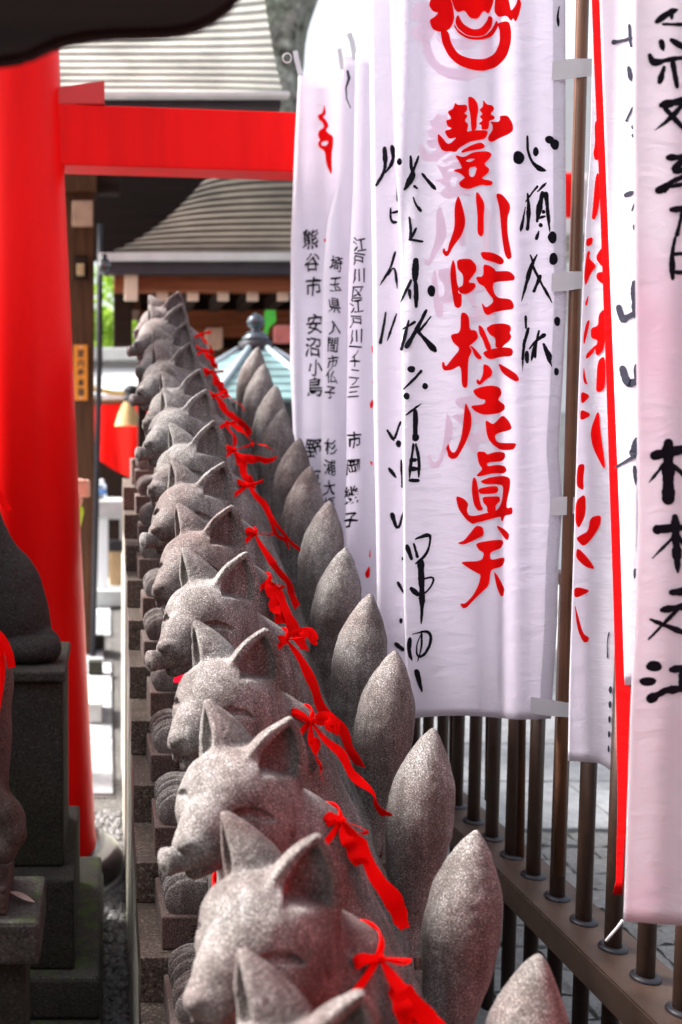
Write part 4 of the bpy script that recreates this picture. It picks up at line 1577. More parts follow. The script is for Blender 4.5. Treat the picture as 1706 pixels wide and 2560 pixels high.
SW = 1.12
def S(fr, *paths):
    return [stroke_geo([(q[0], q[1], q[2] * SW) for q in fr(list(p))]) for p in paths]
def Bb(fr, s, *bl):
    out = []
    for cx, cy, rx, ry in bl:
        c = fr([(cx, cy)])[0]
        out.append(blob_geo(c[0], c[1], rx / s, ry / s))
    return out
hand = S(u1, [(212,780,10),(216,850,16),(232,875,22),(182,945,20)], [(252,780,8),(222,860,16),(190,925,20)], [(270,868,10),(300,905,18),(336,946,22)], [(232,930,14),(244,940,8)],
         [(225,985,6),(236,1020,10),(262,1052,20)], [(206,1085,10),(214,1145,12),(209,1196,14)], [(240,1140,12),(222,1175,14),(211,1192,10)], [(212,1196,12),(272,1206,14)],
         [(238,1300,30),(236,1350,34),(234,1395,22)], [(214,1400,14),(162,1508,12)], [(234,1390,18),(240,1450,20),(240,1530,22)], [(206,1450,16),(210,1490,14)],
         [(202,1600,10),(186,1670,16),(166,1742,14)], [(172,1642,10),(232,1608,12)], [(290,1548,14),(240,1650,20),(192,1728,22)], [(236,1640,12),(290,1700,20),(334,1748,34)], [(312,1580,8),(290,1610,10),(252,1656,12)])
hand += Bb(u1, 1.995, (156, 808, 13, 17), (316, 1452, 20, 30))
hand += S(u2, [(264,256,16),(225,300,12),(178,344,8)], [(190,474,8),(266,416,12)], [(236,452,20),(236,520,24),(234,580,26)], [(226,620,12),(212,720,14),(206,790,16)], [(238,620,12),(256,700,14),(252,785,18)],
          [(214,700,20),(246,696,18)], [(212,742,22),(244,742,18)], [(208,800,14),(250,800,16)],
          [(194,1128,20),(216,1190,18)], [(236,1092,10),(306,1066,18),(312,1100,10),(292,1170,12),(238,1214,14)], [(228,1116,12),(246,1180,14)], [(262,1205,34),(266,1300,26),(270,1400,26),(265,1512,6)],
          [(262,1296,10),(330,1276,10),(318,1330,8),(252,1388,14)], [(216,1340,24),(248,1368,20)],
          [(208,1588,16),(202,1650,24),(218,1696,8)], [(222,1566,6),(300,1546,12),(318,1592,14),(286,1668,14),(244,1684,8),(240,1620,8),(268,1560,8)], [(266,1550,8),(268,1630,10),(246,1704,8)], [(242,1752,24),(254,1800,26),(268,1850,10)])
hand += Bb(u2, 1.995, (216, 246, 20, 18), (192, 380, 16, 17), (284, 330, 15, 16), (236, 585, 18, 22))
A.strokes(hand, M['ink'])
wish = S(a1, [(935,475,16),(935,600,20),(980,705,24),(1040,750,40),(1088,765,44)], [(1020,895,18),(975,950,18),(920,1025,8)], [(937,960,16),(948,1110,34),(935,1255,26)], [(918,1070,8),(896,1190,18),(878,1272,32)],
         [(1020,940,14),(1094,866,26)], [(1060,950,34),(1030,1100,44),(1015,1190,30)], [(1090,960,40),(1108,1130,24),(1122,1275,26)], [(1036,1162,20),(1082,1148,24)], [(1030,1275,16),(1010,1335,36)],
         [(960,1475,14),(985,1545,24)], [(1015,1470,12),(962,1570,34),(930,1700,28),(884,1862,16)], [(970,1545,22),(1040,1690,20),(1142,1872,26)], [(1042,1650,30),(990,1775,24)],
         [(920,1990,20),(922,2085,18)], [(942,2090,22),(905,2230,26),(895,2345,20)], [(1030,2110,14),(1004,2230,24),(1000,2330,16)], [(950,2262,10),(1010,2190,24),(1075,2145,30)], [(1070,2220,22),(1100,2290,40),(1135,2352,34)])
wish += Bb(a1, 3.3625, (860, 655, 48, 58), (1005, 605, 25, 38), (1120, 505, 38, 34), (1165, 545, 38, 44), (1070, 1110, 16, 17), (1046, 1222, 18, 19), (1145, 1325, 38, 50), (1153, 1505, 36, 55), (1185, 2030, 26, 42))
wish += S(a2, [(812,240,26),(816,310,28)], [(792,150,18),(780,380,8)], [(905,80,10),(870,200,24),(846,300,22)]) + S(a2, [(940,180,16),(994,340,30)]) + Bb(a2, 2.94, (1030, 380, 18, 30))
wish += S(u1, [(952,36,6),(944,80,10),(948,132,12)])
A.strokes(wish, M['ink'])

# ---- the next banner behind, bleached by the light
def foldB(x, z):
    return 0.010 * math.sin(x * 21 + 1.0) + 0.005 * math.sin(x * 43 + z)
B2 = Banner('banner', 'glaring white banner just behind the big one, loose black writing down its edge', 2.80,
            [(922, -160), (926, 300), (932, 700), (934, 1000), (940, 1300), (944, 1560), (952, 1770)], [(1330, -160), (1320, 1770)], -160, 1770, foldB, M['cloth'], 30, 50)
B2.pole([P(1322, -300, 2.8), P(1316, 900, 2.8), P(1300, 2140, 2.8)], 0.0125)
hb = S(u1, [(82,740,22),(88,830,18),(70,880,12),(42,924,20)], [(120,732,20),(128,790,18),(112,830,14),(86,862,8)], [(112,1040,8),(112,1108,14),(146,1110,14)], [(116,1064,10),(146,1056,12)],
       [(136,1258,10),(112,1340,12),(60,1422,12)], [(100,1372,8),(134,1322,10),(146,1440,12)], [(88,1560,10),(76,1640,12),(62,1708,16)], [(142,1566,8),(96,1700,14)], [(150,900,10),(148,1000,12)], [(160,800,20),(160,815,20)])
hb += S(u2, [(96,550,12),(130,602,20)], [(162,508,10),(140,570,14),(132,592,12)], [(106,742,14),(140,786,22)], [(166,700,12),(172,830,12)], [(120,970,22),(148,1058,14),(176,960,8)], [(150,1310,16),(178,1362,8)], [(140,1616,26),(172,1642,18)])
hb += Bb(u2, 1.995, (152, 618, 14, 18), (164, 1500, 9, 15), (172, 1190, 5, 9))
B2.strokes(hb, M['ink'])

# ---- three slimmer banners farther along, their upper ends in view
def mk(name, label, Yb, left, right, top, bot, ph, mat='cloth'):
    def fold(x, z):
        return 0.012 * math.sin(x * 26 + ph) + 0.008 * math.sin(x * 55 + ph * 2 + z * 0.7)
    return Banner(name, label, Yb, left, right, top, bot, fold, M[mat], 30, 50)
E3 = mk('banner', 'white banner with a black address column beside the glaring one', 3.12, [(890, 130), (884, 480), (872, 700), (868, 1000), (866, 1300), (862, 1700)], [(1240, 130), (1240, 1700)], 132, 1700, 0.4)
D3 = mk('banner', 'narrow white banner with small black characters, second from the left', 3.50, [(860, 150), (854, 420), (818, 560), (808, 700), (806, 1000), (800, 1300), (800, 1600)], [(1150, 150), (1150, 1600)], 140, 1600, 2.1)
C3 = mk('banner', 'leftmost white banner with bold black characters beside the red beam', 3.84, [(746, 190), (738, 350), (728, 600), (726, 900), (736, 1150), (740, 1500)], [(1060, 170), (1060, 1500)],
        lambda u: 178 + 26 * math.sin(min(1, u * 2.6) * math.pi) - 26 * u, 1500, 3.7)
for bn, px, yt in ((E3, 1242, 100), (D3, 1150, 110), (C3, 1062, 120)):
    bn.pole([P(px + 4, yt, bn.Yb), P(px - 20, 2000, bn.Yb)], 0.0125)
def wobble(gg, ph):
    v, f = gg
    return [(x + 1.8 * math.sin(y * 0.16 + ph) + 0.8 * math.sin(y * 0.43 + x * 0.2), y + 1.9 * math.sin(x * 0.15 + ph * 1.7) + 0.8 * math.sin(x * 0.4 + 2)) for x, y in v], f
def column(bn, items, w, h, off=0.02, mat='ink', slant=0.05):
    for ch, x, y, sc in items:
        bn.print('written_character', [wobble(glyph_px(ch, x, y, w * sc, h * sc, off, slant), x + y)], M[mat], 10, 0.004)
column(C3, [('熊', 776, 598, 1), ('谷', 781, 657, .9), ('市', 784, 716, 1), ('安', 786, 810, 1), ('沼', 781, 868, 1), ('小', 788, 918, .85), ('島', 787, 968, 1), ('野', 784, 1122, 1.05), ('村', 790, 1190, 1)], 42, 52, 0.014)
column(D3, [('埼', 840, 660, 1), ('玉', 838, 712, 1), ('県', 836, 764, 1), ('入', 836, 818, 1), ('間', 832, 862, 1), ('市', 831, 905, .9), ('仏', 829, 942, .9), ('子', 826, 982, .9), ('杉', 827, 1118, 1), ('浦', 825, 1168, 1), ('大', 823, 1220, 1), ('悟', 822, 1262, 1)], 32, 42, 0.010)
column(E3, [('江', 899, 612, 1), ('戸', 897, 650, .9), ('川', 896, 690, 1), ('区', 894, 732, .9), ('江', 891, 765, 1), ('戸', 890, 805, .9), ('川', 889, 842, 1), ('一', 887, 868, 1), ('ノ', 887, 884, .6), ('十', 886, 905, .8), ('二', 886, 935, .8), ('ノ', 885, 955, .6), ('三', 884, 980, .9),
            ('市', 886, 1100, 1.1), ('岡', 881, 1168, 1.1), ('幾', 878, 1238, 1.2), ('子', 876, 1300, 1.1)], 34, 40, 0.014)
# fragments of the red print that show past the folds
frC = lambda pts: xf(pts, 640, 0, 3.362)
C3.print('red_print', polys_geo([(frC([(573,870),(590,960),(560,985),(590,1010),(615,1060),(585,1095),(620,1130),(650,1145),(650,1220),(636,1300),(640,1472),(622,1450),(590,1380),(580,1270),(530,1240),(520,1200),(540,1180),(520,1140),(530,1100),(575,1070),(560,1030),(525,1000),(522,965),(560,955)]), [frC([(545,1205),(580,1185),(612,1190),(595,1225),(555,1228)])])]), M['redprint'], 12)
frD = lambda pts: xf(pts, 700, 550, 2.614)
C3.print('red_print', polys_geo([(frD([(282,130),(318,112),(316,152),(300,150)]), []), (frD([(300,310),(312,300),(312,342),(300,340)]), [])]), M['redprint'], 12)
E3.print('red_print', polys_geo([(frD([(598,830),(608,815),(608,880),(600,860)]), []), (frD([(602,1060),(614,1045),(614,1080)]), []), (frD([(610,1165),(585,1200),(592,1232),(608,1225)]), []), (frD([(584,1575),(606,1580),(602,1610)]), []), (frD([(590,2140),(580,2200),(592,2210)]), []), (frD([(588,2250),(552,2310),(565,2340),(586,2335)]), [])]), M['redprint'], 12)
# loops of tape at their upper corners
for bn, pts in ((C3, [(738, 128), (742, 150), (752, 190)]), (C3, [(848, 122), (852, 150), (856, 176)]), (D3, [(872, 84), (880, 105), (888, 150)])):
    pa = [bn.map(x, y, 0, 0.004) for x, y in pts]
    v, f = ribbon_geo(pa, [Vector((0, -1, 0))] * len(pa), 0.018)
    o = mesh_obj('tape_loop', v, f, M['strap'], None, True)
    thicken(o)
    place(o, bn.root)
rp = []
for k in range(13):
    t = 2 * math.pi * k / 12
    rp.append(C3.map(718 + 11 * math.cos(t), 146 + 12 * math.sin(t), 0, 0.004))
place(tube('cord_loop', rp, 0.0022, M['strap'], None, 6), C3.root)
place(tube('knotted_cord', [D3.map(868, 178, 0, .006), D3.map(872, 198, 0, .008), D3.map(864, 222, 0, .008), D3.map(866, 248, 0, .006), D3.map(876, 272, 0, .006)], [0.004, 0.0055, 0.003, 0.002, 0.0015], M['inkgrey'], None, 6), D3.root)

# ---- right: white banner with red characters, a red one seen nearly edge on, and two nearer white ones
c0 = lambda pts: xf(pts, 1380, 0, 2.353)
c8 = lambda pts: xf(pts, 1380, 900, 1.681)
def foldR(x, z):
    return 0.9 * (x - 1.13) * -0.35 + 0.008 * math.sin(x * 60 + z * 2) + 0.006 * math.sin(z * 9 + x * 20)
def botR(u):
    return 1902 + 10 * u + 62 * max(0, u - 0.55) ** 1.3 * 2
R1 = Banner('banner', 'white banner with red brush characters hanging left of the red stripe', 2.32,
            [(1484, -160), (1482, 100), (1476, 380), (1462, 600), (1454, 800), (1446, 1000), (1440, 1200), (1432, 1450), (1424, 1700), (1420, 1910)],
            [(1520, -160), (1524, 300), (1534, 800), (1550, 1300), (1560, 1960)], -160, botR, foldR, M['cloth'], 24, 80)
R1.pole([P(1572, -300, 2.36), P(1560, 900, 2.36), P(1552, 2200, 2.36)], 0.0125)
r1 = [c0([(270,1010),(254,1040),(236,1240),(232,1290),(250,1294),(268,1250),(288,1100)]), c0([(200,1405),(240,1395),(235,1440),(200,1452)]), c0([(205,1475),(225,1480),(215,1520),(262,1565),(225,1610),(195,1690),(186,1620)]),
      c0([(300,1445),(260,1500),(260,1530),(300,1580)]), c0([(262,1605),(305,1598),(305,1680),(258,1640)]), c0([(215,1728),(192,1785),(198,1802),(208,1790)]), c0([(225,1880),(187,2040),(181,1990),(202,1890)]),
      c0([(310,1810),(272,1850),(270,1918),(226,1930),(226,1990),(270,2000),(250,2050),(262,2100),(310,2050)]), c0([(265,2020),(202,2080),(195,2110),(215,2105),(245,2070)]), c0([(312,2090),(266,2120),(256,2290),(266,2310),(312,2290)]),
      c0([(185,2150),(200,2240),(210,2262),(190,2258),(180,2220)]), c0([(248,720),(275,700),(275,940),(250,945),(240,900),(252,850)]),
      c8([(120,130),(162,150),(122,190)]), c8([(119,205),(168,230),(117,258)]), c8([(195,200),(158,300),(170,370),(228,482),(202,300)]), c8([(106,440),(138,435),(130,500),(133,550),(100,530)]),
      c8([(99,590),(140,560),(141,650),(112,710),(96,680)]), c8([(160,660),(207,650),(200,700),(160,760),(130,785),(98,750),(120,735),(150,720)]), c8([(105,785),(150,830),(182,880),(140,870),(98,830)]), c8([(92,950),(168,968),(92,1005)]),
      c8([(92,1015),(110,1080),(130,1150),(156,1165),(150,1185),(130,1186),(105,1130)])]
R1.strokes(polys_geo([(p, []) for p in r1]), M['redprint'], 0.0016)
R1.strokes([blob_geo(*c8([(244 - 2 * q, 1385 + q * 62)])[0], 4 - q * 0.4, 9) for q in range(5)] + S(c8, [(238,1145,5),(230,1190,4),(232,1250,5)]), M['inkgrey'])

def foldS(x, z):
    return -0.9 * (x - 1.02) + 0.006 * math.sin(z * 5)
RS = Banner('banner', 'long red banner seen nearly edge on between two white ones', 2.02,
            [(1474, -160), (1484, 120), (1500, 500), (1516, 950), (1524, 1200), (1534, 1500), (1540, 1740), (1545, 2000), (1540, 2220), (1532, 2236)],
            [(1496, -160), (1506, 120), (1526, 600), (1540, 1000), (1552, 1300), (1566, 1700), (1578, 1720), (1574, 1900), (1556, 2238)], -160, 2236, foldS, M['redcloth'], 10, 70)
RS.pole([P(1590, -300, 1.985), P(1600, 2100, 1.985)], 0.010)
def foldT(x, z):
    return -0.7 * (x - 1.0) + 0.006 * math.sin(x * 90 + z)
RT = Banner('banner', 'white strip of banner with broken black writing between red stripe and nearest banner', 1.93,
            [(1494, -160), (1504, 120), (1522, 600), (1538, 1000), (1550, 1300), (1562, 1712)], [(1588, -160), (1590, 500), (1596, 1000), (1590, 1712)], -160, 1712, foldT, M['cloth'], 14, 60)
RT.pole([P(1650, -300, 1.90), P(1650, 1900, 1.90)], 0.0125)
ht = S(c0, [(360,252,30),(410,244,12),(462,228,20)], [(452,150,20),(456,240,14),(462,275,14)], [(448,400,26),(462,480,26)], [(472,632,10),(434,712,14)], [(430,1150,30),(484,1128,16)], [(484,1190,10),(468,1240,16)],
       [(482,1665,40),(482,1860,30)], [(390,1810,34),(410,1885,40),(440,1865,30),(494,1840,36)], [(412,2170,44),(438,2262,44),(500,2240,36)], [(490,2150,26),(492,2250,20)])
ht += Bb(c0, 2.353, (470, 750, 8, 14), (472, 800, 8, 14), (484, 1340, 14, 20))
ht += S(c8, [(352,330,14),(340,390,34)], [(266,450,10),(345,405,14)], [(345,450,16),(350,525,12)], [(348,880,12),(346,915,10)])
RT.strokes(ht, M['inkgrey'])

def foldU(x, z):
    return 0.012 * math.sin(x * 22 + 0.5) + 0.008 * math.sin(x * 47 + 0.6 * z) + 0.010 * math.exp(-((x - 0.80) / 0.02) ** 2)
RU = Banner('banner', 'nearest white banner at the right edge, thick black writing, tinted with reflected pink', 1.66,
            [(1586, -160), (1584, 300), (1592, 900), (1596, 1300), (1586, 1600), (1578, 1750), (1568, 2050), (1560, 2300)], [(1990, -160), (1985, 2310)], -160, lambda u: 2302 + 14 * math.sin(u * 3), foldU, M['cloth2'], 40, 70)
RU.pole([P(2010, -300, 1.66), P(2000, 2700, 1.66)], 0.0125)
SW = 1.12
hu = S(c0, [(612,132,30),(680,80,34),(732,60,40)], [(700,62,26),(700,112,24)], [(650,146,16),(780,148,22)], [(640,250,36),(652,302,34)], [(700,240,34),(800,300,30)], [(572,330,30),(590,378,40),(690,352,24),(810,338,24)], [(704,356,26),(732,512,34)], [(656,400,22),(630,484,40)], [(770,380,26),(830,470,30)],
       [(640,622,44),(790,590,40)], [(780,600,30),(690,704,28),(598,772,8)], [(660,640,26),(800,790,30)], [(680,930,36),(800,925,34)], [(770,946,34),(690,1012,38),(800,1000,24)], [(790,1030,26),(640,1100,26)], [(622,1122,54),(668,1108,50)], [(660,1105,22),(800,1080,22)],
       [(700,1236,34),(820,1224,26)], [(766,1240,20),(732,1380,22)], [(722,1396,16),(700,1500,26),(706,1640,38)], [(712,1498,18),(830,1486,24)], [(712,1602,20),(830,1606,26)], [(826,1480,24),(826,1640,24)])
hu += S(c8, [(486,350,44),(486,470,46),(486,582,44)], [(428,402,42),(500,385,34),(600,366,40)], [(474,430,16),(404,516,10)], [(500,440,20),(590,510,26)],
        [(514,660,32),(526,890,38)], [(440,712,44),(500,706,26),(610,700,30)], [(512,740,16),(420,832,8)], [(530,745,18),(600,820,24)], [(500,976,30),(600,968,26)], [(460,1050,26),(600,1026,24)], [(412,1090,14),(590,1160,26)], [(532,1040,18),(404,1172,8)],
        [(494,1376,16),(412,1422,36)], [(500,1300,26),(600,1284,26)], [(546,1300,24),(540,1390,24)], [(484,1388,30),(610,1366,28)])
hu += Bb(c8, 1.681, (426, 1285, 34, 24), (400, 1350, 36, 20))
RU.strokes(hu, M['ink'])
# white cord dangling under it
wc = tube('loose_cord', [P(1556, 2302, 1.70), P(1545, 2318, 1.72), P(1530, 2335, 1.74), P(1516, 2352, 1.75)], 0.0022, M['strap'], None, 6)
place(wc, RU.root)

# unseen red banner added beside the viewpoint to bounce red onto the foxes
rb = empty('banner', (1.10, 0.9, 0))
tag(rb, 'added unseen red banner beside the viewpoint, bouncing red onto the foxes', 'banner', 'nobori banners along the fence')
vs, fs = [], []
for j in range(41):
    for i in range(25):
        yy = 0.25 + i / 24 * 0.98
        vs.append((1.12 + 0.02 * math.sin(yy * 14), yy, 0.62 + j / 40 * 1.40))
for j in range(40):
    for i in range(24):
        a = j * 25 + i
        fs.append((a, a + 1, a + 26, a + 25))
place(mesh_obj('cloth', vs, fs, M['redcloth'], None, True), rb)
place(tube('pole', [(1.12, 1.24, ZR), (1.12, 1.24, 2.8)], 0.0125, M['pole'], None, 10), rb)

# ================================================================== TORII
YT = 3.95
torii = empty('torii_gate', (-0.27, YT, 0))
tag(torii, 'bright red lacquered torii gate with round pillar, beam and black base ring', 'torii')
def lerp(a, b, t):
    return a + (b - a) * t
vs, fs = [], []
NZ, NS = 24, 48
for j in range(NZ + 1):
    t = j / NZ
    z = 0.09 + t * 4.0
    r = lerp(0.226, 0.150, t ** 0.85)
    cx = lerp(-0.272, -0.372, t)
    for k in range(NS):
        a = 2 * math.pi * k / NS
        vs.append((cx + r * math.cos(a), YT + r * math.sin(a), z))
for j in range(NZ):
    for k in range(NS):
        fs.append((j * NS + k, j * NS + (k + 1) % NS, (j + 1) * NS + (k + 1) % NS, (j + 1) * NS + k))
pil = place(mesh_obj('pillar', vs, fs, M['red'], None, True), torii)
br = lathe('base_ring', [(0.322, 0.022), (0.333, 0.040), (0.332, 0.075), (0.318, 0.098), (0.285, 0.110), (0.235, 0.116), (0.20, 0.117)], M['blackgloss'], None, 48, (-0.272, YT, 0))
place(br, torii)
ft = lathe('footing', [(0.337, 0.0), (0.337, 0.018), (0.334, 0.0225), (0.30, 0.023)], M['grey'], None, 48, (-0.272, YT, 0))
place(ft, torii)
zb0, zb1 = PZ(409, YT - .07), PZ(256, YT - .07)
bmb = bmesh.new()
add_box(bmb, -0.30, 1.65, YT - 0.07, YT + 0.07, zb0, zb1, 0.005)
for v_ in bmb.verts:
    v_.co.y += 0.11 * (v_.co.x + 0.30)
place(bm_obj('tie_beam', bmb, M['red']), torii)
place(prism('wedge', [(-0.20, zb1 + 0.001), (PX(262, YT, 240), zb1 + 0.001), (PX(262, YT, 240), zb1 + 0.088), (-0.20, zb1 + 0.062)], YT - 0.05, YT + 0.05, M['wedge'], None, 0.003), torii)
# upper lintel, above the frame
place(box('lintel', -2.3, 0.6, YT - 0.13, YT + 0.13, 4.16, 4.42, M['red'], None, 0.01), torii)

# ================================================================== LEFT PEDESTALS AND FOXES
ped = empty('stone_pedestal', (-0.42, 2.95, 0))
tag(ped, 'tall dark stone pedestal with wider mossy tiers left of the steps', 'pedestal')
place(box('column', -0.66, PX(158, 2.72, 1700), 2.72, 3.10, PZ(2168, 2.72), PZ(1702, 2.72), M['pedestal'], None, 0.008), ped)
zc = PZ(1702, 2.72)
place(box('cap', -0.665, PX(163, 2.70, 1700), 2.70, 3.115, zc + 0.0005, zc + 0.030, M['pedestal'], None, 0.006), ped)
za = PZ(2168, 2.72)
place(box('tier', -0.72, PX(186, 2.66, 2100), 2.64, 3.20, PZ(2425, 2.64), za - 0.0005, M['pedestal'], None, 0.008), ped)
zb = PZ(2425, 2.64)
place(box('foot_slab', -0.80, PX(252, 2.9, 2400), 2.60, 3.40, zb - 0.12, zb - 0.0005, M['mossy'], None, 0.012), ped)
place(box('foot_slab', -0.86, PX(256, 2.72, 2430), 2.44, 3.55, 0.0, zb - 0.121, M['mossy'], None, 0.014), ped)
df = empty('fox_statue', (0, 0, 0))
tag(df, 'dark stone fox seen from behind on the tall left pedestal', 'fox statue')
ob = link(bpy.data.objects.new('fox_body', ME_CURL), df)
df.location = (PX(150, 2.85, 1650) - 0.548, 2.78, zc + 0.030 - 0.052)
df.scale = (0.84, 0.84, 0.84)
tk = smooth_path([Vector((0.305, -0.005, 0.80)), Vector((0.33, -0.002, 0.765)), Vector((0.36, 0.0, 0.70)), Vector((0.40, 0.0, 0.64)), Vector((0.44, 0.0, 0.575))], 18)
tk = [notail_v.push(Vector((p.x + 0.045, 0.06, p.z - 0.0)), 0.006) for p in tk]
v, f = ribbon_geo(tk, [Vector((0.6, -0.7, 0.4))] * 18, 0.030)
thicken(mesh_obj('red_ribbon', v, f, M['ribbon'], df, True), 0.002)
rg2 = neck_ring(notail_v, 'c')
vs, fs = [], []
for p in rg2:
    vs += [p + RN * 0.010, p - RN * 0.010]
for i in range(48):
    j = (i + 1) % 48
    fs.append((2 * i, 2 * i + 1, 2 * j + 1, 2 * j))
thicken(mesh_obj('bib_strap', vs, fs, M['ribbon'], df, True), 0.002)

# nearer pedestal with a small brown fox
p2d = empty('stone_pedestal', (-0.3, 2.0, 0))
tag(p2d, 'low stone pedestal with a mossy slab top in the lower left corner', 'pedestal')
zt2 = PZ(2306, 1.92)
place(box('slab', -0.62, PX(104, 1.98, 2300), 1.92, 2.14, PZ(2416, 1.92), zt2, M['mossy'], None, 0.010), p2d)
place(box('column', -0.58, PX(64, 1.97, 2450), 1.965, 2.10, 0.0, PZ(2416, 1.92) - 0.0008, M['pedestal'], None, 0.008), p2d)
bv = Vox((-0.26, -0.12, -0.005), (0.14, 0.14, 0.66), 0.004)
rcone(bv, (-0.06, 0, 0.30), (-0.045, 0, 0.155), 0.080, 0.052, 0.03)
ellip(bv, (-0.035, 0, 0.40), (0.060, 0.062, 0.075), 0.04)
ellip(bv, (-0.02, 0, 0.105), (0.072, 0.072, 0.062), 0.03)
chain(bv, [(-0.035, -0.05, 0.20), (0.012, -0.06, 0.150), (0.030, -0.062, 0.105), (0.010, -0.07, 0.072), (-0.04, -0.07, 0.062)], [0.028, 0.026, 0.027, 0.024, 0.02], 0.012)
rcone(bv, (-0.055, 0, 0.42), (-0.10, 0, 0.52), 0.055, 0.06, 0.03)
ellip(bv, (-0.115, 0, 0.545), (0.058, 0.050, 0.052), 0.02)
rcone(bv, (-0.14, 0, 0.540), (-0.215, 0, 0.515), 0.034, 0.018, 0.02)
for s in (-1, 1):
    rcone(bv, (-0.10, s * 0.035, 0.575), (-0.095, s * 0.045, 0.645), 0.020, 0.004, 0.008)
    rcone(bv, (-0.13, s * 0.032, 0.30), (-0.135, s * 0.034, 0.03), 0.030, 0.022, 0.02)
    ellip(bv, (-0.15, s * 0.034, 0.018), (0.04, 0.026, 0.02), 0.01)
rcone(bv, (-0.10, 0, 0.36), (-0.11, 0, 0.24), 0.06, 0.05, 0.03)
ME_SM = bv.mesh('small_fox')
ME_SM.materials.append(M['fox_brown'])
sf = empty('fox_statue', (PX(22, 2.02, 2150) - 0.005, 2.03, zt2 + 0.055))
tag(sf, 'small brown stone fox on the low mossy slab at the left edge', 'fox statue')
so_ = link(bpy.data.objects.new('fox_body', ME_SM), sf)
so_.scale = (0.86, 0.9, 1.0)
so_.location.x = -0.004
o = box('plinth', -0.30, 0.008, -0.085, 0.085, -0.0545, 0.004, M['fox_brown'], sf, 0.006)
pa = smooth_path([Vector((-0.03, -0.09, 0.52)), Vector((-0.012, -0.10, 0.50)), Vector((-0.008, -0.10, 0.44)), Vector((-0.02, -0.10, 0.36)), Vector((-0.03, -0.10, 0.27))], 16)
v, f = ribbon_geo(pa, [Vector((0.3, -0.95, 0))] * 16, 0.036)
thicken(mesh_obj('red_ribbon', v, f, M['ribbon'], sf, True), 0.002)
pa = smooth_path([Vector((-0.03, -0.095, 0.53)), Vector((0.0, -0.105, 0.52)), Vector((0.018, -0.105, 0.485)), Vector((0.022, -0.10, 0.455))], 12)
v, f = ribbon_geo(pa, [Vector((0.3, -0.95, 0))] * 12, 0.016)
thicken(mesh_obj('red_ribbon', v, f, M['ribbon'], sf, True), 0.002)
lf = P(54, 2262, 2.0)
lz = zt2 + 0.004
lv = []
for i in range(9):
    t = i / 8
    w = 0.009 * math.sin(math.pi * t) ** 0.8
    x, y2 = lf.x - 0.028 + 0.056 * t, lf.y + 0.02 - 0.022 * t
    lv += [(x - 0.2 * w, y2 + w, lz + 0.012 * (1 - t) + 0.006 * math.sin(3 * t)), (x, y2, lz + 0.008 * (1 - t)), (x + 0.2 * w, y2 - w, lz + 0.013 * (1 - t))]
lfc = [(3 * i + q, 3 * i + q + 1, 3 * i + q + 4, 3 * i + q + 3) for i in range(8) for q in (0, 1)]
lo = mesh_obj('fallen_leaf', lv, lfc, mat_plain('dry_leaf', (0.45, 0.36, 0.30), 0.6, 0, 0.3, 40), None, True)
tag(lo, 'small pale dry leaf lying on the mossy slab', 'leaf')

# dark eave board above the camera, upper left
eb = [(-300, -700), (700, -700), (640, -80), (598, -2), (560, 30), (522, 54), (480, 70), (435, 79), (360, 82), (272, 84), (205, 92), (141, 106), (100, 126), (65, 143), (0, 154), (-300, 170)]
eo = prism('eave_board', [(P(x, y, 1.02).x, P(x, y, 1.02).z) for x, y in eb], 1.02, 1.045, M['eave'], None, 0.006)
tag(eo, 'dark curved wooden eave board hanging into the upper left corner', 'eave')

# unseen wall added to keep the sun off the left-hand statues
sh_ = empty('shade_wall', (-0.8, 2.3, 0))
tag(sh_, 'added unseen board wall shading the left statues', 'wall')
place(box('shade_wall_panel', -1.42, -1.30, 0.6, 2.40, 0.0, 1.95, M['wood'], None, 0.01), sh_)
place(box('shade_wall_panel', -1.43, -1.29, 2.402, 4.0, 0.0, 2.60, M['wood'], None, 0.01), sh_)

# ================================================================== BACKGROUND SHRINE
def roof_courses(root, n, Ye, ye, Yt, yt, xa, xb, hip, hx0, hx1, mat, up=0.06, N=30, sag=0.22):
    """stepped copper courses; xa..xb in pixels at the eave, hip = 'L' or 'R' gives the side that runs in"""
    ze, zt = PZ(ye, Ye), PZ(yt, Yt)
    for i in range(n):
        s0, s1 = i / n, (i + 1) / n
        rows = []
        for s, lift in ((s0, 0.0), (s0, 0.024), (s1, 0.002), (s1, -0.03)):
            Y = lerp(Ye, Yt, s)
            z = lerp(ze, zt, s - sag * s * (1 - s)) + lift
            xl, xr = PX(xa, Ye), PX(xb, Ye)
            sh = s ** 1.6
            if hip == 'L':
                xl = lerp(PX(hx0, Ye), PX(hx1, Yt), s ** 0.8)
            else:
                xr = lerp(PX(hx0, Ye), PX(hx1, Yt), s ** 0.55)
            line = []
            for q in range(N + 1):
                u = q / N
                u = u ** 1.6 if hip == 'L' else 1 - (1 - u) ** 1.6
                x = lerp(xl, xr, u)
                d = (x - xl) if hip == 'L' else (xr - x)
                bend = math.exp(-d / 0.28)
                line.append((x, Y + 0.10 * bend * (1 - s), z + up * bend * (0.25 + s) - (0.16 * bend * s if hip == 'L' else 0.0)))
            rows.append(line)
        vs = [p for r in rows for p in r]
        fs = []
        for r in range(3):
            for q in range(N):
                a = r * (N + 1) + q
                fs.append((a, a + 1, a + N + 2, a + N + 1))
        place(mesh_obj('roof_course', vs, fs, mat), root)

